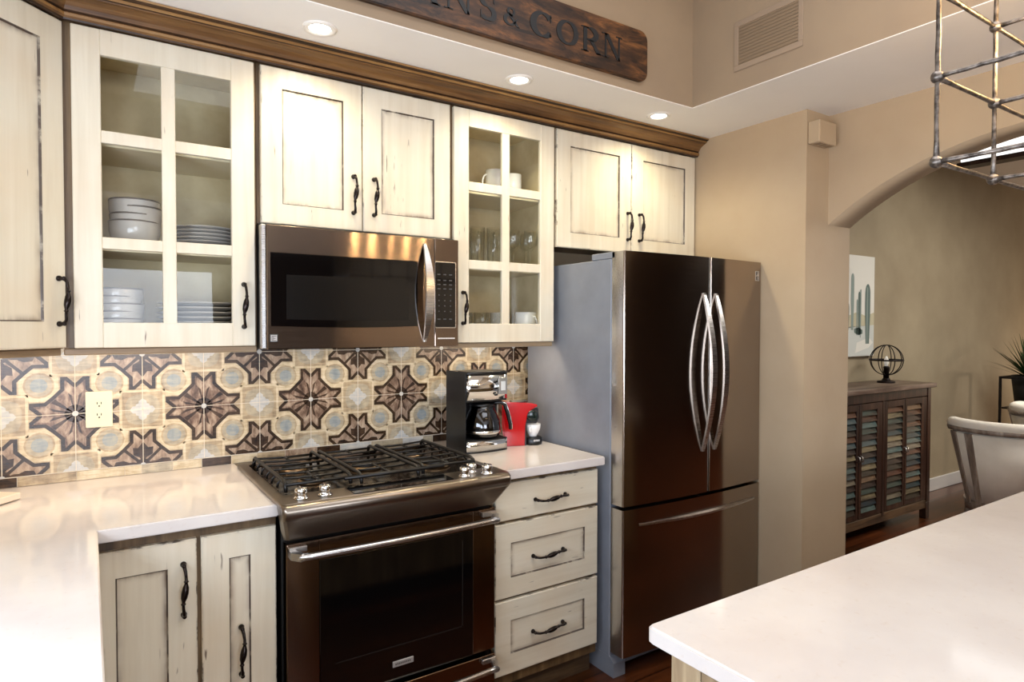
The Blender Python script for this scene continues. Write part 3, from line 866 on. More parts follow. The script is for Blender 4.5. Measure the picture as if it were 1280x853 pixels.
# ------------------------------------------------------------------ fridge
def fridge():
    r = root('refrigerator', 'tall stainless french-door refrigerator with two bowed handles', 'refrigerator', (2.69, -.4, 0))
    F0, F1 = 2.241, 3.143
    bm = BM(); bx(bm, F0, F1, -.688, -.075, .06, 1.768, 0, .004); obj('body', bm, M['fridge_side'], r)
    for x0, x1 in ((F0, F0+.09), (F1-.09, F1)):
        bm = BM(); bx(bm, x0, x1, -.71, -.56, 1.7685, 1.796, 0, .003); obj('hinge_cover', bm, M['fridge_side'], r)
    for x0, x1 in ((F0, F0+.065), (F1-.065, F1)):
        bm = BM(); prism(bm, [(-.54, 0.001), (-.715, 0.001), (-.715, .062), (-.69, .085), (-.54, .085)] , 'x', x0-.001, x1); obj('foot_cover', bm, M['fridge_side'], r)
    bm = BM(); bx(bm, F0+.066, F1-.066, -.66, -.60, .012, .075, 0, .002); obj('kick_grille', bm, M['fridge_side'], r)
    def fy(x): return -.765-.020*(1-((x-2.692)/.452)**2)
    def fdoor(x0, x1, z0, z1, nm):
        n = 20; P = [(x0, -.693)]
        P += [(x0, fy(x0)+.006), (x0+.002, fy(x0)+.002)]
        for k in range(n+1):
            x = x0+.005+(x1-x0-.010)*k/n; P.append((x, fy(x)))
        P += [(x1-.002, fy(x1)+.002), (x1, fy(x1)+.006), (x1, -.693)]
        bm = BM(); fs = prism(bm, P, 'z', z0, z1)
        for f in fs:
            if abs(f.normal.z) < .5: f.smooth = True
        for f in fs[2:]:
            c = f.calc_center_median()
            if abs(f.normal.x) > .9: f.material_index = 1; f.smooth = False
        es = [e for e in bm.edges if abs(e.verts[0].co.z-e.verts[1].co.z) < 1e-6]
        d = obj(nm, bm, [M['steelF'], M['steelV']], r)
        for p in d.data.polygons:
            if abs(p.normal.z) > .5 or abs(p.normal.x) > .9: p.use_smooth = False
        try: d.data.set_sharp_from_angle(angle=.5)
        except Exception: pass
        return d
    a = fdoor(F0, 2.7425, .737, 1.795, 'door'); bow('handle', a, 2.705, .925, 1.634, fy(2.705)+.001, .062, .016, .032, .010)
    b = fdoor(2.7500, F1, .737, 1.795, 'door'); bow('handle', b, 2.787, .925, 1.634, fy(2.787)+.001, .062, .016, .032, .010)
    c = fdoor(F0, F1, .105, .722, 'freezer_drawer')
    bm = BM(); rows = []
    for k in range(25):
        t = k/24; x = 2.325+.775*t; s = math.sin(PI*t); z = .655-.004*s; y = fy(x)
        o = .003+.018*s**.7; h = .003+.014*s**.8
        rows.append([bm.verts.new(p) for p in ((x, y+.001, z+.004), (x, y-o, z+.002), (x, y-o*.96, z-.006), (x, y+.001, z-h))])
    for p, q in zip(rows, rows[1:]):
        for i in range(3):
            f = bm.faces.new([p[i], p[i+1], q[i+1], q[i]]); f.smooth = False
    obj('handle', bm, M['steelV'], c, fix=True)
    # small square logo with stacked letter shapes
    bm = BM(); bx(bm, 3.092, 3.122, fy(3.107)-.0015, fy(3.107)+.002, 1.705, 1.752, 0, .0005); bd = obj('logo_badge', bm, M['badge'], b)
    bm = BM(); yy = fy(3.107)-.0022
    for (x0, x1, z0, z1) in ((3.097, 3.101, 1.731, 1.748), (3.101, 3.113, 1.738, 1.741), (3.101, 3.115, 1.745, 1.748), (3.097, 3.117, 1.709, 1.712), (3.097, 3.101, 1.709, 1.726), (3.101, 3.113, 1.716, 1.719), (3.097, 3.117, 1.723, 1.726)):
        bx(bm, x0, x1, yy, yy+.0009, z0, z1)
    obj('logo_lines', bm, M['black'], bd)
M['steelF'] = steel_mat('fridge_steel', '#a3968a', .15, aniso=.8)
fridge()

# ------------------------------------------------------------------ dishes
def bowl_profile(z, R, H):
    return [(0, z), (R*.55, z), (R*.72, z+H*.10), (R*.90, z+H*.34), (R*.985, z+H*.62), (R, z+H*.97), (R-.001, z+H), (R-.004, z+H), (R*.95, z+H*.62), (R*.84, z+H*.34), (R*.6, z+H*.14), (0, z+H*.10)]
def stack_bowls(x, y, z, R, H, n, dz, labels, group, big0=True):
    for k in range(n):
        bm = BM(); rr = R*(1-.008*(k % 2)); zz = z+k*dz+.0005
        lathe(bm, bowl_profile(zz, rr, H), x+.0025*((k*7) % 3-1), y, 36)
        lathe(bm, [(rr+.0006, zz+H*.95), (rr+.0006, zz+H*.985), (rr-.001, zz+H+.0012), (rr-.0045, zz+H+.0006)], x+.0025*((k*7) % 3-1), y, 36, 1)
        single('bowl', bm, [M['greyc'], M['greyd']], labels[k], 'bowl', (x, y, zz), group)
nth = ['bottom', 'second from the bottom', 'third from the bottom', 'topmost']
stack_bowls(.550, -.19, 1.7385, .077, .092, 4, .0235, [f'grey bowl on the middle shelf above, {t} of its stack of four' for t in nth], 'grey bowls on the upper dish shelf')
stack_bowls(.490, -.19, 1.4325, .082, .075, 5, .0245, [f'grey bowl on the cabinet floor, {t} of the low bowl stack' for t in ('bottom', 'second', 'third', 'fourth', 'topmost')], 'grey bowls on the cabinet floor')
def stack_plates(x, y, z, R, n, dz, labels, group, mats, wave):
    for k in range(n):
        zz = z+k*dz+.0005; bm = BM()
        P = [(0, zz), (R*.6, zz), (R*.68, zz+.003), (R*.97, zz+dz*.75), (R, zz+dz*.88), (R*.985, zz+dz*.97), (R*.93, zz+dz*.85), (R*.66, zz+.0055), (0, zz+.004)]
        lathe(bm, P, x+.002*((k*5) % 3-1), y, 60, 0, None, wave)
        single('plate', bm, mats[k % len(mats)], labels[k], 'plate', (x, y, zz), group)
ordn = ['bottom', 'second', 'third', 'fourth', 'fifth', 'sixth', 'seventh', 'eighth']
stack_plates(.760, -.19, 1.7385, .108, 7, .0125, [f'pale grey scalloped plate on the middle shelf, {t} one up' if k else 'pale grey scalloped plate at the bottom of the middle-shelf stack' for k, t in enumerate(ordn[:7])], 'scalloped plates on the middle shelf', [M['greyc']], (.012, 18))
stack_plates(.745, -.19, 1.4325, .138, 8, .0165, [f'taupe plate on the cabinet floor, {t} one up' if k else 'taupe plate at the bottom of the cabinet-floor stack' for k, t in enumerate(ordn)], 'taupe plates on the cabinet floor', [M['taupe']] if 'taupe' in M else [M['greyd']], None)

def mug(name, label, x, y, z, R, H, ang, group, mat='white'):
    r = root(name, label, 'mug' if name == 'mug' else 'cup', (x, y, z), group)
    bm = BM(); lathe(bm, [(0, z), (R*.82, z), (R*.90, z+.006), (R, z+H*.4), (R*1.02, z+H), (R*.95, z+H), (R*.92, z+H*.4), (R*.8, z+.008), (0, z+.008)], x, y, 28)
    b = obj('mug_body', bm, M[mat], r)
    bm = BM(); ca, sa = math.cos(ang), math.sin(ang)
    pts = []
    for k in range(11):
        a = -PI/2+PI*k/10; d_ = R*.93+.024*math.cos(a); pts.append((x+ca*d_, y+sa*d_, z+H*.52+H*.32*math.sin(a)))
    tube(bm, pts, .0042, 8); obj('handle', bm, M[mat], r)
    return r
mug('mug', 'white mug on the top glassware shelf, handle to the left', 1.982, -.18, 2.0715, .043, .128, PI*.98, 'white mugs in the glassware cabinet')
mug('mug', 'white mug on the top glassware shelf, behind the right door pane', 2.088, -.17, 2.0715, .041, .124, PI*.75, 'white mugs in the glassware cabinet')
mug('mug', 'white mug on the glassware cabinet floor, behind the right pane', 2.150, -.19, 1.4325, .05, .118, -PI*.42, 'white mugs in the glassware cabinet')
mug('mug', 'white mug on the glassware cabinet floor, half hidden by the door bar', 2.03, -.15, 1.4325, .046, .115, PI*.8, 'white mugs in the glassware cabinet')
def tumbler(x, y, z, R, H, label, group):
    bm = BM(); lathe(bm, [(0, z), (R*.86, z), (R, z+H), (R-.0022, z+H), (R*.82, z+.012), (0, z+.012)], x, y, 24)
    single('drinking_glass', bm, M['gware'], label, 'glass', (x, y, z), group)
for k, (x, y) in enumerate(((1.86, -.23), (1.935, -.25), (1.805, -.14), (1.89, -.13), (1.965, -.14), (1.77, -.24))):
    tumbler(x, y, 1.7445, .034, .178, 'tall clear tumbler standing on the middle glassware shelf', 'tall tumblers on the middle shelf')
for k, (x, y) in enumerate(((1.80, -.22), (1.875, -.24), (1.95, -.22), (1.84, -.13), (1.92, -.12), (1.77, -.12))):
    tumbler(x, y, 1.4325, .036, .112, 'short clear glass on the floor of the glassware cabinet', 'short glasses on the cabinet floor')
for k, (x, y) in enumerate(((2.06, -.22), (2.13, -.255), (2.095, -.13), (2.165, -.17), (2.036, -.14))):
    bm = BM(); z = 1.7445
    lathe(bm, [(0, z), (.031, z), (.031, z+.001), (.006, z+.006), (.0035, z+.02), (.0035, z+.085), (.012, z+.093), (.031, z+.115), (.034, z+.14), (.028, z+.182), (.0265, z+.182), (.032, z+.14), (.028, z+.116), (0, z+.098)], x, y, 24)
    single('wine_glass', bm, M['gware'], 'stemmed clear wine glass on the middle glassware shelf', 'wine glass', (x, y, z), 'wine glasses on the middle shelf')

# ------------------------------------------------------------------ coffee maker
def coffee_maker():
    r = root('coffee_maker', 'black and chrome drip coffee maker with glass carafe', 'coffee maker', (1.84, -.26, ZC))
    x0, x1, yb, yf = 1.742, 1.948, -.16, -.345
    bm = BM(); bx(bm, x0, x1, yb, yf+.085, ZC, 1.286, 0, .008, 2); obj('housing', bm, M['black'], r)
    bm = BM(); bx(bm, x0, x1, yf+.084, yf+.006, 1.158, 1.286, 0, .005, 2)
    bx(bm, x0, x0+.006, yf+.084, yf+.020, ZC, 1.16, 0, .001)
    obj('brew_head', bm, M['black'], r)
    bm = BM(); bx(bm, x0-.002, x0-.0003, yb-.001, yf+.008, ZC+.0005, 1.287, 0, .0006); obj('side_panel', bm, M['black'], r)
    def curved(z0, z1, d0, nm, mat):
        P = []
        for k in range(13):
            t = k/12; P.append((x0+.001+(x1-x0-.002)*t, yf+.004-.014*math.sin(PI*t)))
        P += [(x1-.001, yf+d0), (x0+.001, yf+d0)]
        bm = BM(); fs = prism(bm, P, 'z', z0, z1)
        for f in fs[2:14]: f.smooth = True
        return obj(nm, bm, M[mat], r)
    f = curved(1.168, 1.272, .02, 'chrome_front', 'chrome')
    bm = BM(); bx(bm, 1.895, 1.938, yf-.012, yf-.006, 1.188, 1.262, 0, .001); lc = obj('display', bm, plain('display_grey', '#b8b8b4', .12, .6), f)
    bm = BM(); bx(bm, 1.905, 1.928, yf-.0135, yf-.011, 1.205, 1.245, 0, .001); obj('display_screen', bm, plain('display_screen', '#d2d4d2', .2), lc)
    bm = BM()
    for z in (1.245, 1.215, 1.188): bx(bm, 1.872, 1.888, yf-.014, yf-.009, z-.004, z+.005, 0, .001)
    obj('buttons', bm, M['black'], f)
    curved(1.272, 1.290, .08, 'lid', 'black')
    curved(ZC+.008, ZC+.050, .15, 'base_band', 'chrome'); curved(ZC, ZC+.008, .15, 'base_foot', 'black')
    curved(ZC+.0505, ZC+.055, .09, 'warming_plate', 'blackm')
    cx, cy = 1.852, -.285
    bm = BM(); zb = ZC+.056
    lathe(bm, [(0, zb), (.06, zb), (.077, zb+.012), (.082, zb+.04), (.077, zb+.078), (.063, zb+.11), (.055, zb+.125), (.056, zb+.14), (.054, zb+.14), (.053, zb+.125), (.061, zb+.108), (.075, zb+.076), (.080, zb+.04), (.075, zb+.014), (.058, zb+.003), (0, zb+.003)], cx, cy, 32)
    c = obj('carafe', bm, M['carafe'], r)
    bm = BM(); lathe(bm, [(0, zb+.139), (.056, zb+.139), (.056, zb+.148), (.03, zb+.158), (0, zb+.160)], cx, cy, 24)
    obj('carafe_lid', bm, M['black'], c)
    bm = BM(); lathe(bm, [(.0800, zb+.022), (.0832, zb+.026), (.0836, zb+.034), (.0815, zb+.036)], cx, cy, 32); obj('carafe_band', bm, M['chrome'], c)
    bm = BM(); a = -.30; ca, sa = math.cos(a), math.sin(a)
    pts = [(.050, .146), (.08, .152), (.103, .142), (.118, .10), (.130, .05), (.130, .028)]
    pts = [(cx+ca*d_, cy+sa*d_, zb+h) for d_, h in pts]
    tube(bm, pts, [.008, .009, .010, .010, .009, .007], 8); obj('carafe_handle', bm, M['black'], c)
    bm = BM(); tube(bm, [(p[0]-sa*.009, p[1]-.010, p[2]+.002) for p in pts[1:]], .0022, 6); obj('carafe_handle_trim', bm, M['chrome'], c)
coffee_maker()

def capsule():
    r = root('capsule_coffee_machine', 'small red capsule coffee machine beside the drip coffee maker', 'coffee machine', (2.055, -.27, ZC), rotz=math.radians(-18))
    # local: x forward, y sideways
    P = [(-.075, 0), (.020, 0), (.022, .09), (.030, .125), (.048, .160), (.080, .178), (.078, .186), (.05, .192), (-.02, .198), (-.07, .200), (-.085, .19), (-.088, .1)]
    bm = BM(); prism(bm, P, 'y', -.042, .042)
    es = [e for e in bm.edges if abs(e.verts[0].co.y-e.verts[1].co.y) < 1e-6]
    bmesh.ops.bevel(bm, geom=es, offset=.006, segments=2, affect='EDGES')
    obj('shell', bm, M['red'], r, world=False)
    bm = BM(); prism(bm, [(.024, .102), (.075, .100), (.088, .125), (.084, .168), (.052, .160), (.034, .130)], 'y', -.036, .036)
    bx(bm, .0205, .028, -.034, .034, .0, .1)
    obj('brew_head', bm, M['black'], r, world=False)
    bm = BM(); M4 = Matrix.Translation((.055, -.037, .135)) @ Matrix.Rotation(PI/2, 4, 'X')
    lathe(bm, [(0, 0), (.026, 0), (.026, .006), (.022, .008), (0, .008)], 0, 0, 24, 0, M4); obj('side_disc', bm, plain('disc_dark_green', '#18221e', .15), r, world=False)
    bm = BM(); bx(bm, .020, .040, -.02, .02, .196, .204, 0, .003); bx(bm, -.04, .03, -.018, .018, .192, .203, 0, .004); obj('lever', bm, M['black'], r, world=False)
    bm = BM(); lathe(bm, [(0, 0), (.042, 0), (.044, .006), (.044, .030), (.040, .034), (0, .034)], .068, 0, 28); obj('drip_base', bm, M['black'], r, world=False)
    bm = BM()
    for k in range(6): bx(bm, .060+k*.005, .0632+k*.005, -.0452, -.0435, .018, .026)
    obj('drip_base_lettering', bm, plain('drip_letters', '#c9c9c9', .4), r, world=False)
capsule()
cx, cy = 2.055+.070*math.cos(math.radians(18))+.0, -.27-.070*math.sin(math.radians(18))
r = root('espresso_cup', 'small white espresso cup on the drip tray of the red machine', 'cup', (cx, cy, ZC+.0355))
bm = BM(); z = ZC+.0355
lathe(bm, [(0, z), (.019, z), (.020, z+.006), (.026, z+.016), (.034, z+.036), (.036, z+.058), (.034, z+.058), (.032, z+.036), (.022, z+.014), (0, z+.010)], cx, cy, 28); obj('cup_body', bm, M['white'], r)
bm = BM(); pts = []
for k in range(9):
    a = -PI/2+PI*k/8; d_ = .029+.018*math.cos(a); pts.append((cx-.80*d_, cy-.60*d_, z+.034+.014*math.sin(a)))
tube(bm, pts, .0035, 8); obj('handle', bm, M['white'], r)
# cutting board corner
bm = BM()
a0 = Vector((.232, -.203)); d1 = Vector((-.62, -.785)); n1 = Vector((-.785, .62))
Pb = [a0, a0+d1*.34, a0+d1*.34+n1*.22, a0+n1*.19]
prism(bm, [tuple(p) for p in Pb], 'z', ZC+.004, ZC+.024)
es = bm.edges[:]; bmesh.ops.bevel(bm, geom=es, offset=.002, segments=1, affect='EDGES')
for p in [a0+d1*.04+n1*.04, a0+d1*.30+n1*.04, a0+d1*.30+n1*.15, a0+d1*.04+n1*.13]:
    bx(bm, p.x-.008, p.x+.008, p.y-.008, p.y+.008, ZC, ZC+.004)
single('cutting_board', bm, plain('pale_board', '#e6d6c2', .4), 'pale flat board lying on the worktop at the left edge', 'board', (.1, -.25, ZC))

# ------------------------------------------------------------------ sign
def sign():
    ty = TY1
    r = root('wall_sign', 'long dark weathered wood sign with dark lettering above the cabinets', 'sign', (1.4, ty-.001, 2.52))
    bm = BM(); fs = prism(bm, rrect(.47, 2.405, 2.519, 2.730, .042, 6), 'y', ty-.022, ty-.001)
    es = [e for e in bm.edges if abs(e.verts[0].co.y-e.verts[1].co.y) < 1e-6]
    bmesh.ops.bevel(bm, geom=es, offset=.003, segments=2, affect='EDGES')
    obj('board', bm, M['signwood'], r)
    y0, y1 = ty-.0245, ty-.0222
    def letter(ch, x0, x1, z0=2.572, z1=2.668):
        bm = BM(); W, H = x1-x0, z1-z0; zc = (z0+z1)/2
        def B(a, b, c, d): bx(bm, x0+a*W, x0+b*W, y0, y1, z0+c*H, z0+d*H)
        def Q(P): prism(bm, [(x0+a*W, z0+b*H) for a, b in P], 'y', y0, y1)
        def ser(a, w, top): # serif centred at a
            c = (1-.045) if top else 0; B(a-w/2, a+w/2, c, c+.045)
        def arc(cx, cz, rx, rz, a0, a1, wmin, wmax, n=22):
            prev = None
            for k in range(n+1):
                t = math.radians(a0+(a1-a0)*k/n); w = (wmin+(wmax-wmin)*abs(math.cos(t)))/2
                o = (x0+(cx+(rx+w)*math.cos(t))*W, z0+(cz+(rz+w*W/H)*math.sin(t))*H); i = (x0+(cx+(rx-w)*math.cos(t))*W, z0+(cz+(rz-w*W/H)*math.sin(t))*H)
                if prev:
                    prism(bm, [prev[0], o, i, prev[1]], 'y', y0, y1)
                prev = (o, i)
        if ch == 'C': arc(.52, .5, .42, .44, 40, 320, .07, .27); Q([(.84, .95), (.90, .95), (.90, .66), (.86, .66)]); B(.82, .88, .10, .26)
        elif ch == 'O': arc(.5, .5, .40, .44, 0, 360, .06, .22, 30)
        elif ch == 'R':
            B(.12, .30, 0, 1); ser(.2, .36, 0); ser(.2, .36, 1); arc(.42, .74, .33, .235, -90, 90, .08, .25, 14); B(.28, .44, .95, 1); B(.28, .44, .48, .54)
            Q([(.42, .5), (.60, .5), (.98, 0), (.78, 0)]); ser(.9, .24, 0)
        elif ch == 'N':
            B(.12, .20, 0, 1); ser(.16, .3, 0); ser(.12, .3, 1); Q([(.08, 1), (.30, 1), (.90, 0), (.74, 0)]); B(.80, .88, 0, 1); ser(.84, .3, 1)
        elif ch == 'B':
            B(.12, .32, 0, 1); ser(.2, .36, 0); ser(.2, .36, 1); arc(.42, .76, .30, .215, -90, 90, .08, .25, 14); arc(.44, .27, .36, .245, -90, 90, .08, .27, 14); B(.3, .44, .95, 1); B(.3, .44, 0, .05); B(.3, .44, .49, .55)
        elif ch == 'E':
            B(.12, .32, 0, 1); ser(.2, .36, 0); ser(.2, .36, 1); B(.3, .88, .95, 1); B(.3, .9, 0, .05); B(.3, .7, .48, .54); B(.84, .90, .76, 1); B(.86, .92, 0, .25); B(.66, .72, .4, .62)
        elif ch == 'A':
            Q([(.46, 1), (.54, 1), (.14, 0), (.07, 0)]); Q([(.46, 1), (.56, 1), (.95, 0), (.74, 0)]); B(.24, .76, .32, .38); ser(.1, .26, 0); ser(.86, .3, 0)
        elif ch == 'S':
            arc(.5, .74, .29, .21, 30, 270, .08, .25, 16); arc(.5, .27, .32, .225, -150, 90, .08, .25, 16); B(.78, .83, .68, .95); B(.14, .19, .05, .34)
        elif ch == '&':
            arc(.48, .72, .17, .18, 0, 360, .06, .13, 18); arc(.42, .28, .28, .24, 60, 330, .07, .18, 18); Q([(.28, .62), (.42, .62), (.95, .0), (.78, .0)]); Q([(.82, .45), (.9, .45), (.66, .1), (.58, .12)])
        obj('letter', bm, M['signink'], r, label='dark letter '+ch if ch != '&' else 'small dark ampersand')
    for ch, a, b in (('B', 1.085, 1.185), ('E', 1.202, 1.295), ('A', 1.305, 1.42), ('N', 1.435, 1.548), ('S', 1.568, 1.652)):
        letter(ch, a, b)
    # main visible part
    letter('&', 1.672, 1.750, 2.580, 2.650)
    letter('C', 1.797, 1.902); letter('O', 1.918, 2.024); letter('R', 2.038, 2.142); letter('N', 2.150, 2.256)
m, nt, b = new_mat('sign_wood')
n1 = noise(nt, coords(nt, (7, 20, 26), False), 1, 6, .7, .5); n2 = noise(nt, coords(nt, (4, 4, 30), False), 1, 5, .6)
c1 = ramp(nt, n1, [(.38, lin('#170e08')), (.50, lin('#4b2f18')), (.66, lin('#7d5129'))])
c1 = mixc(nt, ramp(nt, n2, [(.45, 0.0), (.6, .8)]), c1, lin('#2c1a0e'))
nt.links.new(c1, b.inputs['Base Color']); b.inputs['Roughness'].default_value = .5; M['signwood'] = m
M['signink'] = plain('sign_ink', '#14171a', .5)
sign()
# vent on the tray wall
M['ventfr'] = plain('vent_frame', '#93806a', .8); M['ventin'] = plain('vent_taupe', '#7f6c54', .8)
r = root('air_vent', 'wall-coloured air vent grille high on the right tray wall', 'vent', (TX1, -1.085, 2.58))
bm = BM(); X = TX1
for (a, b, c, d_) in ((-1.245, -.932, 2.562, 2.585), (-1.245, -.932, 2.745, 2.768), (-1.245, -1.225, 2.5851, 2.7449), (-.952, -.932, 2.5851, 2.7449)): bx(bm, X-.004, X-.001, a, b, c, d_, 0, .001)
obj('frame', bm, M['ventfr'], r)
bm = BM()
for k in range(12):
    z = 2.590+k*.0133; prism(bm, [(X-.0035, z), (X-.0028, z), (X-.0012, z+.012), (X-.0019, z+.012)], 'y', -1.2248, -.9522)
bx(bm, X-.0012, X-.0003, -1.2248, -.9522, 2.5851, 2.7449)
obj('louvers', bm, M['ventin'], r)
# little box on the pier
r = root('wall_chime', 'small beige box mounted high on the pier beside the arch', 'wall box', (3.22, YW-.001, 2.31))
bm = BM(); bx(bm, 3.155, 3.292, YW-.058, YW-.001, 2.316, 2.418, 0, .004); obj('housing', bm, M['wall'], r)
bm = BM()
for k in range(3): bx(bm, 3.172+k*.038, 3.198+k*.038, YW-.05, YW-.02, 2.3145, 2.3165)
obj('slots', bm, M['soffitwall'], r)

# ------------------------------------------------------------------ lantern chandelier
def chandelier():
    x0, dx, nx = 1.810, .268, 5; y0, dy, ny = -2.10, -.31, 2; z0, dz, nz = 1.810, .166, 4
    zt = z0+dz*(nz-1)
    r = root('lantern_chandelier', 'rectangular iron cage chandelier hanging over the island, top right', 'chandelier', (2.35, -2.255, z0))
    X = [x0+i*dx for i in range(nx)]; Y = [y0+i*dy for i in range(ny)]; Z = [z0+i*dz for i in range(nz)]
    def rod(a, b, nm='rod'):
        a, b = Vector(a), Vector(b); bm = BM(); n = 12; pts = []; rad = []
        for k in range(n+1):
            pts.append(a.lerp(b, k/n)+Vector([random.uniform(-.0006, .0006) for _ in range(3)])); rad.append(.0046+random.uniform(-.0006, .0006)+(.0016 if k in (0, n) else 0))
        tube(bm, pts, rad, 8); obj(nm, bm, M['cage'], r)
    for y in Y:
        for z in Z: rod((X[0], y, z), (X[-1], y, z))
        for x in X: rod((x, y, Z[0]), (x, y, Z[-1]))
    for x in X:
        for z in Z: rod((x, Y[0], z), (x, Y[1], z))
    bm = BM()
    ball(bm, (X[0], Y[0], Z[0]), .0125)
    jb = obj('joint_ball', bm, M['cage'], r)
    for x in X:
        for y in Y:
            for z in Z:
                if (x, y, z) == (X[0], Y[0], Z[0]): continue
                c = jb.copy(); col.objects.link(c); c.location = (x-X[0], y-Y[0], z-Z[0])
    ym = (Y[0]+Y[1])/2
    bm = BM(); tube(bm, [(2.346, ym, 3.19), (2.346, ym, zt)], .007, 8); tube(bm, [(2.346, Y[0], zt), (2.346, Y[1], zt)], .006, 8); tube(bm, [(2.346, ym, zt), (2.346, ym, 2.06)], .006, 8)
    tube(bm, [(1.90, ym, 2.06), (2.40, ym, 2.06)], .006, 8); lathe(bm, [(0, 3.199), (.07, 3.199), (.065, 3.18), (0, 3.175)], 2.346, ym, 24)
    obj('stem', bm, M['cage'], r)
    for k in range(5):
        x = 1.90+k*.125
        bm = BM(); tube(bm, [(x, ym, 2.06), (x, ym, 2.115)], .009, 10); c = obj('candle_sleeve', bm, M['cage'], r)
        bm = BM(); lathe(bm, [(0, 2.115), (.008, 2.116), (.014, 2.135), (.009, 2.165), (0, 2.18)], x, ym, 16); obj('candle_bulb', bm, M['bulb'], c)
m, nt, b = new_mat('cage_iron'); v = coords(nt, (1, 1, 1), False)
nt.links.new(ramp(nt, noise(nt, v, 60, 3), [(.35, lin('#4b443e')), (.65, lin('#8a8178'))]), b.inputs['Base Color'])
b.inputs['Metallic'].default_value = .85; b.inputs['Roughness'].default_value = .38; bump(nt, b, noise(nt, v, 140, 2), .5, .002); M['cage'] = m
chandelier()

# ------------------------------------------------------------------ dining room
M['oldwood'] = wood('reclaimed_wood', '#1a0e08', '#2f1b12', '#533a2a', axis=2, rough=.4)
M['oldtop'] = wood('reclaimed_top', '#2f2019', '#574438', '#8d7b6c', axis=0, rough=.35)
slatc = ['#5b6f60', '#8b5a36', '#6f8384', '#b9a98a', '#3f5b5e', '#7a4327', '#a9825a', '#51452f', '#7f9a92', '#40291b', '#c0ab7c', '#2f4a55']
def dk(c, k): return '#'+''.join('%02x' % int(int(c[i:i+2], 16)*k) for i in (1, 3, 5))
SL = [wood('slat_paint', dk(c, .34), dk(c, .62), '#2c1e14', axis=0, s=1.6, streak=14) for c in slatc]
def sideboard():
    r = root('sideboard', 'reclaimed wood sideboard with multicoloured louvered doors in the dining room', 'sideboard', (5.16, -.17, 0))
    bm = BM(); bx(bm, 4.40, 5.90, -.385, -.003, 1.018, 1.052, 0, .004); obj('top', bm, M['oldtop'], r)
    bm = BM(); bx(bm, 4.47, 5.83, -.34, -.01, .13, 1.017, 0, .002)
    bx(bm, 4.47, 5.83, -.362, -.341, .955, 1.017, 0, .002); bx(bm, 5.80, 5.85, -.365, -.31, .13, 1.017, 0, .002); bx(bm, 4.45, 4.50, -.365, -.31, .13, 1.017, 0, .002); bx(bm, 5.135, 5.165, -.362, -.34, .13, .955)
    obj('carcass', bm, M['oldwood'], r)
    bm = BM(); bx(bm, 4.50, 5.80, -.36, -.341, .085, .148, 0, .002); obj('bottom_rail', bm, SL[6], r)
    for x in (4.45, 5.795):
        for y in (-.365, -.06):
            bm = BM(); bx(bm, x, x+.055, y, y+.05, 0, .13, 0, .003); obj('leg', bm, M['oldwood'], r)
    random.seed(11)
    for (a, b, cl, cr, kx) in ((4.505, 4.815, 4.55, 4.785, 4.80), (4.822, 5.130, 4.857, 5.059, 4.838), (5.170, 5.452, 5.204, 5.424, 5.44), (5.458, 5.795, 5.484, 5.707, 5.472)):
        bm = BM(); z0, z1 = .155, .950; y0, y1 = -.362, -.341
        bx(bm, a, cl, y0, y1, z0, z1, 0, .002); bx(bm, cr, b, y0, y1, z0, z1, 0, .002); bx(bm, cl, cr, y0, y1, z0, z0+.035); bx(bm, cl, cr, y0, y1, z1-.045, z1)
        d = obj('door', bm, M['oldwood'], r)
        bm = BM(); n = 17; h = (z1-z0-.08)/n; last = -1
        for k in range(n):
            z = z0+.035+k*h; c = random.randrange(len(SL))
            while c == last: c = random.randrange(len(SL))
            last = c
            prism(bm, [(y0+.001, z+.002), (y0+.006, z), (y1, z+h*.8), (y1-.006, z+h*.95)], 'x', cl+.001, cr-.001, c)
        obj('louvers', bm, SL, d)
        bm = BM(); tube(bm, [(kx, y0-.001, .595), (kx, y0-.018, .585), (kx, y0-.02, .560), (kx, y0-.001, .552)], .004, 6); obj('ring_pull', bm, M['steelV'], d)
sideboard()
def orb_lamp():
    cx, cy, cz, R = 5.56, -.17, 1.228, .116
    r = root('orb_lamp', 'black wire orb table lamp standing on the sideboard', 'lamp', (cx, cy, 1.0525))
    mb = plain('orb_iron', '#1b120e', .4, .6)
    bm = BM(); lathe(bm, [(0, 1.0525), (.062, 1.0525), (.064, 1.060), (.060, 1.066), (.030, 1.070), (.026, 1.085), (.012, 1.092), (0, 1.092)], cx, cy, 28); obj('base', bm, mb, r)
    bm = BM(); lathe(bm, [(0, 1.088), (.020, 1.088), (.020, 1.165), (.024, 1.168), (.018, 1.180), (0, 1.18)], cx, cy, 20); s = obj('lamp_holder', bm, mb, r)
    for a in (0, 45, 90, 135):
        bm = BM(); t = math.radians(a+10)
        tube(bm, [(cx+R*math.cos(k*PI/18)*math.cos(t), cy+R*math.cos(k*PI/18)*math.sin(t), cz+R*math.sin(k*PI/18)) for k in range(36)], .0036, 6, closed=True); obj('cage_ring', bm, mb, r)
    bm = BM(); prism_pts = []
    lathe(bm, [(R-.001, cz-.006), (R+.003, cz-.006), (R+.003, cz+.006), (R-.001, cz+.006), (R-.001, cz-.006)], cx, cy, 36); obj('cage_band', bm, mb, r)
    bm = BM(); lathe(bm, [(0, 1.18), (.010, 1.182), (.017, 1.205), (.015, 1.235), (.006, 1.255), (0, 1.26)], cx, cy, 16); obj('bulb', bm, plain('lamp_bulb', '#d8d0c0', .1, emit=.25), r)
orb_lamp()
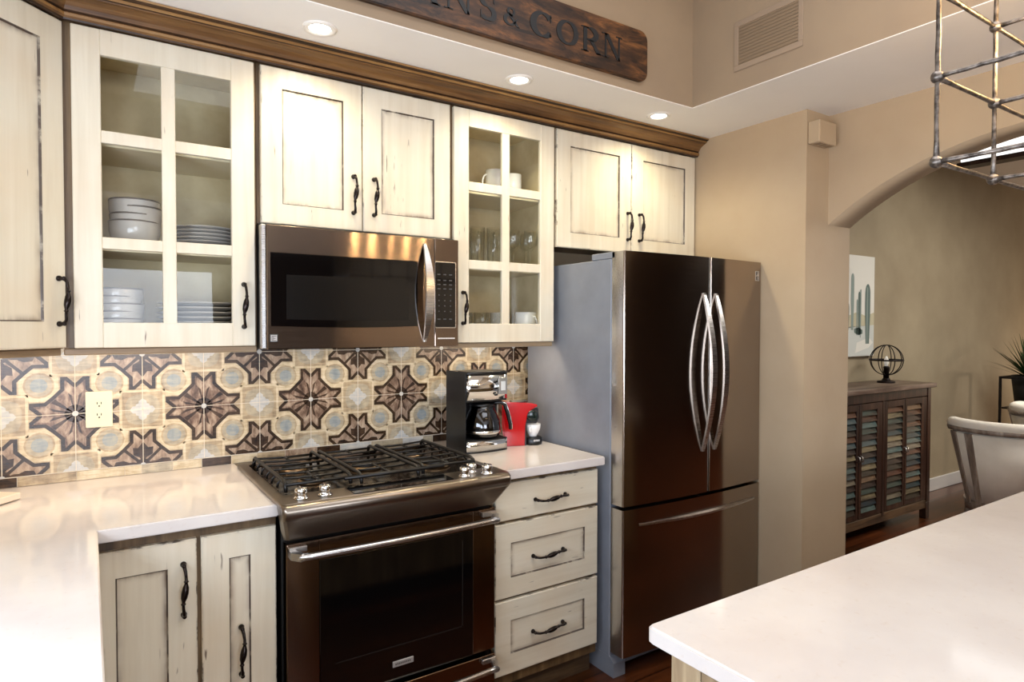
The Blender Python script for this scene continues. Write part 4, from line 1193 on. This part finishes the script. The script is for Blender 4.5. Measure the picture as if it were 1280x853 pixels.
def canvas():
    y = -.012
    r = root('canvas_print', 'tall pale canvas print of saguaro cacti on the dining wall', 'picture', (5.4, .018, 1.25))
    ms = [plain('canvas_white', '#dcd9cd', .7), plain('cactus_dark', '#5d6c64', .7), plain('cactus_mid', '#86928a', .7), plain('cactus_sand', '#bdb596', .7), plain('canvas_grey', '#c6c8c0', .7)]
    bm = BM(); bx(bm, 5.05, 5.676, y, .0185, 1.252, 2.042, 0, .002); obj('stretched_canvas', bm, ms[0], r)
    bm = BM()
    def pz(P, mi, l): f = bm.faces.new([bm.verts.new((a, y-.0006*l, b)) for a, b in P]); f.material_index = mi
    pz([(5.05, 1.49), (5.25, 1.56), (5.42, 1.60), (5.55, 1.57), (5.674, 1.60), (5.674, 1.50), (5.05, 1.46)], 3, 1)
    pz([(5.05, 1.256), (5.674, 1.256), (5.674, 1.50), (5.05, 1.47)], 4, 1)
    pz([(5.40, 1.28), (5.5, 1.30), (5.6, 1.32), (5.66, 1.36), (5.6, 1.40), (5.42, 1.36)], 0, 2)
    def cactus(x, z0, z1, w, mi, l=3):
        P = [(x-w*.35, z0), (x-w/2, z0+(z1-z0)*.5), (x-w/2, z1-w)]+[(x+w/2*math.cos(a), z1-w+w*math.sin(a)) for a in [PI*(1-k/8) for k in range(9)]]+[(x+w/2, z0+(z1-z0)*.5), (x+w*.35, z0)]
        pz(P, mi, l)
    cactus(5.575, 1.35, 1.825, .075, 1); cactus(5.568, 1.35, 1.80, .02, 2, 4)
    cactus(5.35, 1.46, 1.90, .045, 2); cactus(5.45, 1.42, 1.76, .03, 1); cactus(5.42, 1.42, 1.70, .022, 2); cactus(5.47, 1.40, 1.84-.06, .018, 2)
    cactus(5.28, 1.46, 1.68, .05, 1); cactus(5.15, 1.46, 1.80, .07, 1)
    pz([(5.38, 1.44), (5.44, 1.42), (5.50, 1.43), (5.50, 1.46), (5.44, 1.48), (5.38, 1.47)], 1, 3)
    obj('cactus_picture', bm, ms, r, fix=False)
canvas()
def chair(loc, rz, label):
    r = root('barrel_chair', label, 'chair', loc, 'barrel-back dining chairs', rotz=rz)
    # local: open side faces +x, back towards -x. radius .33 at rim, tapering down
    W = M['chairwood']; C = M['chaircloth']
    def P(a, rr, z): return (rr*math.cos(a), rr*math.sin(a), z)
    A0, A1, n = math.radians(78), math.radians(282), 36
    def shell(r0a, r0b, r1a, r1b, z0, z1, a0, a1, nn, fn=None):
        bm = BM(); rows = []
        for k in range(nn+1):
            a = a0+(a1-a0)*k/nn; dz = fn(a) if fn else 0
            rows.append([bm.verts.new(p) for p in (P(a, r0a, z0), P(a, r0b, z0), P(a, r1b, z1+dz), P(a, r1a, z1+dz))])
        for p, q in zip(rows, rows[1:]):
            for i in range(4):
                f = bm.faces.new([p[i], p[(i+1) % 4], q[(i+1) % 4], q[i]]); f.smooth = i in (1, 3)
        bm.faces.new(rows[0]); bm.faces.new(rows[-1]); return bm
    rr = lambda z: .205+(.33-.205)*(z-.33)/.54
    obj('top_rail', shell(rr(.835)-.012, rr(.835)+.012, rr(.87)-.012, rr(.87)+.014,   .838, .866, A0, A1, n), W, r, world=False)
    obj('back_padding', shell(rr(.40)-.045, rr(.40)-.014, rr(.87)-.055, rr(.87)-.0125, .40, .872, A0, A1, n), C, r, world=False)
    bm = BM(); pts = [P(A0-.12+(A1-A0+.24)*k/n, rr(.87)-.030, .880) for k in range(n+1)]; tube(bm, pts, [.030]+[.036]*(n-1)+[.030], 12); obj('rim_cushion', bm, C, r, world=False)
    obj('outer_panel', shell(rr(.40)-.013, rr(.40)+.004, rr(.83)-.011, rr(.83)+.004, .40, .8295, A0, A1, n), C, r, world=False)
    obj('seat_rail', shell(.17, .212, .175, .222, .33, .395, 0, 2*PI*.999, 40), W, r, world=False)
    for deg in (86, 106, 183, 254, 274):
        a = math.radians(deg); bm = BM(); da = .07
        v = []
        for z, ex in ((.38, 0), (.831, 0)):
            R0 = rr(z)
            v += [bm.verts.new(P(a-da, R0-.006, z)), bm.verts.new(P(a+da, R0-.006, z)), bm.verts.new(P(a+da, R0+.012, z)), bm.verts.new(P(a-da, R0+.012, z))]
        for q in ((0, 1, 2, 3), (4, 5, 6, 7), (0, 1, 5, 4), (1, 2, 6, 5), (2, 3, 7, 6), (3, 0, 4, 7)): bm.faces.new([v[i] for i in q])
        obj('back_post', bm, W, r, world=False)
    bm = BM(); lathe(bm, [(0, .38), (.16, .396), (.17, .44), (.165, .49), (.15, .505), (0, .51)], 0, 0, 32); obj('seat_cushion', bm, C, r, world=False)
    for deg in (45, 135, 225, 315):
        a = math.radians(deg); bm = BM(); tube(bm, [P(a, .19, .34), P(a, .205, .2), P(a, .22, 0)], [.024, .02, .015], 8); obj('leg', bm, W, r, world=False)
    return r
M['chairwood'] = wood('greywashed_wood', '#5f5146', '#8d7d6e', '#b8aa9a', axis=2)
M['chaircloth'] = paint('cream_linen', '#e2d9c8', '#efe7d8', nscale=8, rough=.85, bmp=.2, bscale=300, bdist=.001)
chair((5.21, -1.08, 0), math.radians(56.5), 'cream barrel-back dining chair in grey-washed wood, nearest the island')
chair((6.35, -1.05, 0), math.radians(0), 'cream barrel-back dining chair cut by the right frame edge, farther off')
# plant and stand
def plant():
    cx, cy = 7.78, -.40
    mb = plain('stand_black', '#140f0c', .4, .4)
    r = root('plant_stand', 'thin black metal plant stand against the dining wall', 'plant stand', (cx, cy, 0)); s = .19
    bm = BM(); zt = 1.02
    for sx in (-1, 1):
        for sy in (-1, 1): bx(bm, cx+sx*s-.01, cx+sx*s+.01, cy+sy*s-.01, cy+sy*s+.01, 0, zt, 0, .002)
    obj('uprights', bm, mb, r)
    bm = BM()
    for z in (.20, zt-.02):
        for sg in (-1, 1):
            bx(bm, cx-s+.01, cx+s-.01, cy+sg*s-.01, cy+sg*s+.01, z, z+.02); bx(bm, cx+sg*s-.01, cx+sg*s+.01, cy-s+.01, cy+s-.01, z, z+.02)
    bx(bm, cx-s+.01, cx+s-.01, cy-s+.01, cy+s-.01, .715, .73)
    obj('frame', bm, mb, r)
    r = root('potted_plant', 'spiky green potted plant in a black pot on the plant stand', 'plant', (cx, cy, .731))
    bm = BM(); lathe(bm, [(0, .731), (.13, .731), (.165, 1.03), (.155, 1.03), (.14, .99), (0, .985)], cx, cy, 28); obj('pot', bm, M['blackm'], r)
    bm = BM(); random.seed(5)
    for k in range(90):
        a = random.uniform(0, 2*PI); el = math.radians(random.uniform(22, 85)); L = random.uniform(.34, .50); w = random.uniform(.010, .017)
        if math.sin(a)*math.cos(el)*L > .36: continue
        d_ = Vector((math.cos(a)*math.cos(el), math.sin(a)*math.cos(el), math.sin(el))); side = Vector((-math.sin(a), math.cos(a), 0))
        o = Vector((cx, cy, 1.0))+Vector((math.cos(a), math.sin(a), 0))*.03; prev = None
        for i in range(5):
            t = i/4; c = o+d_*L*t-Vector((0, 0, .05*t*t)); ww = w*(1-t)**.7+.0008
            cur = (bm.verts.new(c-side*ww), bm.verts.new(c+side*ww))
            if prev: bm.faces.new([prev[0], prev[1], cur[1], cur[0]])
            prev = cur
    obj('leaves', bm, plain('plant_green', '#24451d', .45), r, fix=False)
plant()
# linear pendant beyond the arch
r = root('linear_pendant', 'white linear pendant with dark wood lower rail seen through the arch', 'pendant light', (5.5, -1.6, 2.58))
bm = BM(); bx(bm, 5.44, 5.56, -2.6, -.675, 2.588, 2.618, 0, .003); obj('lower_rail', bm, M['oldwood'], r)
bm = BM(); bx(bm, 5.455, 5.545, -2.58, -.69, 2.619, 2.80, 0, .01); obj('shade', bm, plain('pendant_shade', '#f4efe2', .6, emit=1.2), r)
bm = BM(); tube(bm, [(5.5, -1.0, 2.80), (5.5, -1.0, 2.948)], .006, 8); tube(bm, [(5.5, -2.2, 2.80), (5.5, -2.2, 2.948)], .006, 8); obj('hanging_rods', bm, M['blackm'], r)

# ------------------------------------------------------------------ lights
def area(name, loc, rot, size, power, c=(1, 1, 1), sy=None, spread=None):
    l = bpy.data.lights.new(name, 'AREA'); l.energy = power; l.color = c; l.size = size
    if sy: l.shape = 'RECTANGLE'; l.size_y = sy
    if spread: l.spread = spread
    o = bpy.data.objects.new(name, l); col.objects.link(o); o.location = loc; o.rotation_euler = [math.radians(a) for a in rot]; return o
WARM = (1, .76, .48)
# window daylight from the left wall, behind the camera side
area('window_light_left', (XL+.03, -3.3, 1.55), (0, -108, 0), 1.4, 60, (.90, .95, 1), 1.4)
area('window_light_sink', (XL+.03, -1.75, 1.6), (0, -106, 0), .95, 33, (.90, .95, 1), 1.2)
area('rear_fill', (.6, -6.6, 1.5), (100, 0, 0), 2.2, 78, (.97, .98, 1), 1.3)  # added fill from behind the camera, lifts cabinet fronts and soffit
area('tray_fill', (1.6, -2.4, 3.15), (0, 0, 0), 1.8, 26, (1, .97, .92), 1.8)
for x in (1.066, 1.866, 2.659):
    l = bpy.data.lights.new('downlight', 'SPOT'); l.energy = 21; l.color = (1, .83, .50); l.spot_size = math.radians(150); l.spot_blend = 1; l.shadow_soft_size = .04
    o = bpy.data.objects.new('downlight', l); col.objects.link(o); o.location = (x, -.549, ZS-.012)
for (x, y, s_) in ((.62, -.2, .4), (1.95, -.2, .4), (.1, -.2, .35)):
    area('under_cabinet_light', (x, -.309, 1.407), (25, 0, 0), s_, 1.6, WARM, .012)
area('hood_light', (1.28, -.2, 1.398), (0, 0, 0), .35, .9, WARM, .06)
area('dining_light', (6.0, -2.2, 2.9), (0, 0, 0), 1.5, 100, (1, .9, .76), 1.5)
l = bpy.data.lights.new('dining_side_glow', 'POINT'); l.energy = 34; l.color = (1, .72, .45); l.shadow_soft_size = .05
o = bpy.data.objects.new('dining_side_glow', l); col.objects.link(o); o.location = (9.4, -1.0, .95)
w = bpy.data.worlds.new('World'); bpy.context.scene.world = w; w.use_nodes = True
w.node_tree.nodes['Background'].inputs[0].default_value = (.9, .85, .78, 1); w.node_tree.nodes['Background'].inputs[1].default_value = .3

# ------------------------------------------------------------------ camera
cam = bpy.data.cameras.new('camera'); co = bpy.data.objects.new('camera', cam); col.objects.link(co)
fpx = 800.66
cam.sensor_width = 36; cam.sensor_fit = 'HORIZONTAL'; cam.lens = fpx/1280*36; cam.clip_start = .02
yaw, pitch, roll = math.radians(-33.5095), math.radians(-1.3295), math.radians(.1114)
f = Vector((-math.sin(yaw)*math.cos(pitch), math.cos(yaw)*math.cos(pitch), math.sin(pitch)))
rt = f.cross(Vector((0, 0, 1))).normalized(); up = rt.cross(f)
Rr = rt*math.cos(roll)+up*math.sin(roll); Uu = -rt*math.sin(roll)+up*math.cos(roll)
mt = Matrix((Rr, Uu, -f)).transposed().to_4x4(); mt.translation = Vector((.4113, -2.6985, 1.4845))
co.matrix_world = mt
bpy.context.scene.camera = co
sc = bpy.context.scene
sc.view_settings.view_transform = 'Standard'; sc.view_settings.look = 'None'; sc.view_settings.exposure = 0.22
sc.view_settings.use_white_balance = True; sc.view_settings.white_balance_temperature = 5750; sc.view_settings.white_balance_tint = 10
sc.cycles.use_denoising = True
sc.cycles.max_bounces = 8; sc.cycles.transparent_max_bounces = 40; sc.cycles.sample_clamp_indirect = 6
sc.cycles.caustics_reflective = False; sc.cycles.caustics_refractive = False
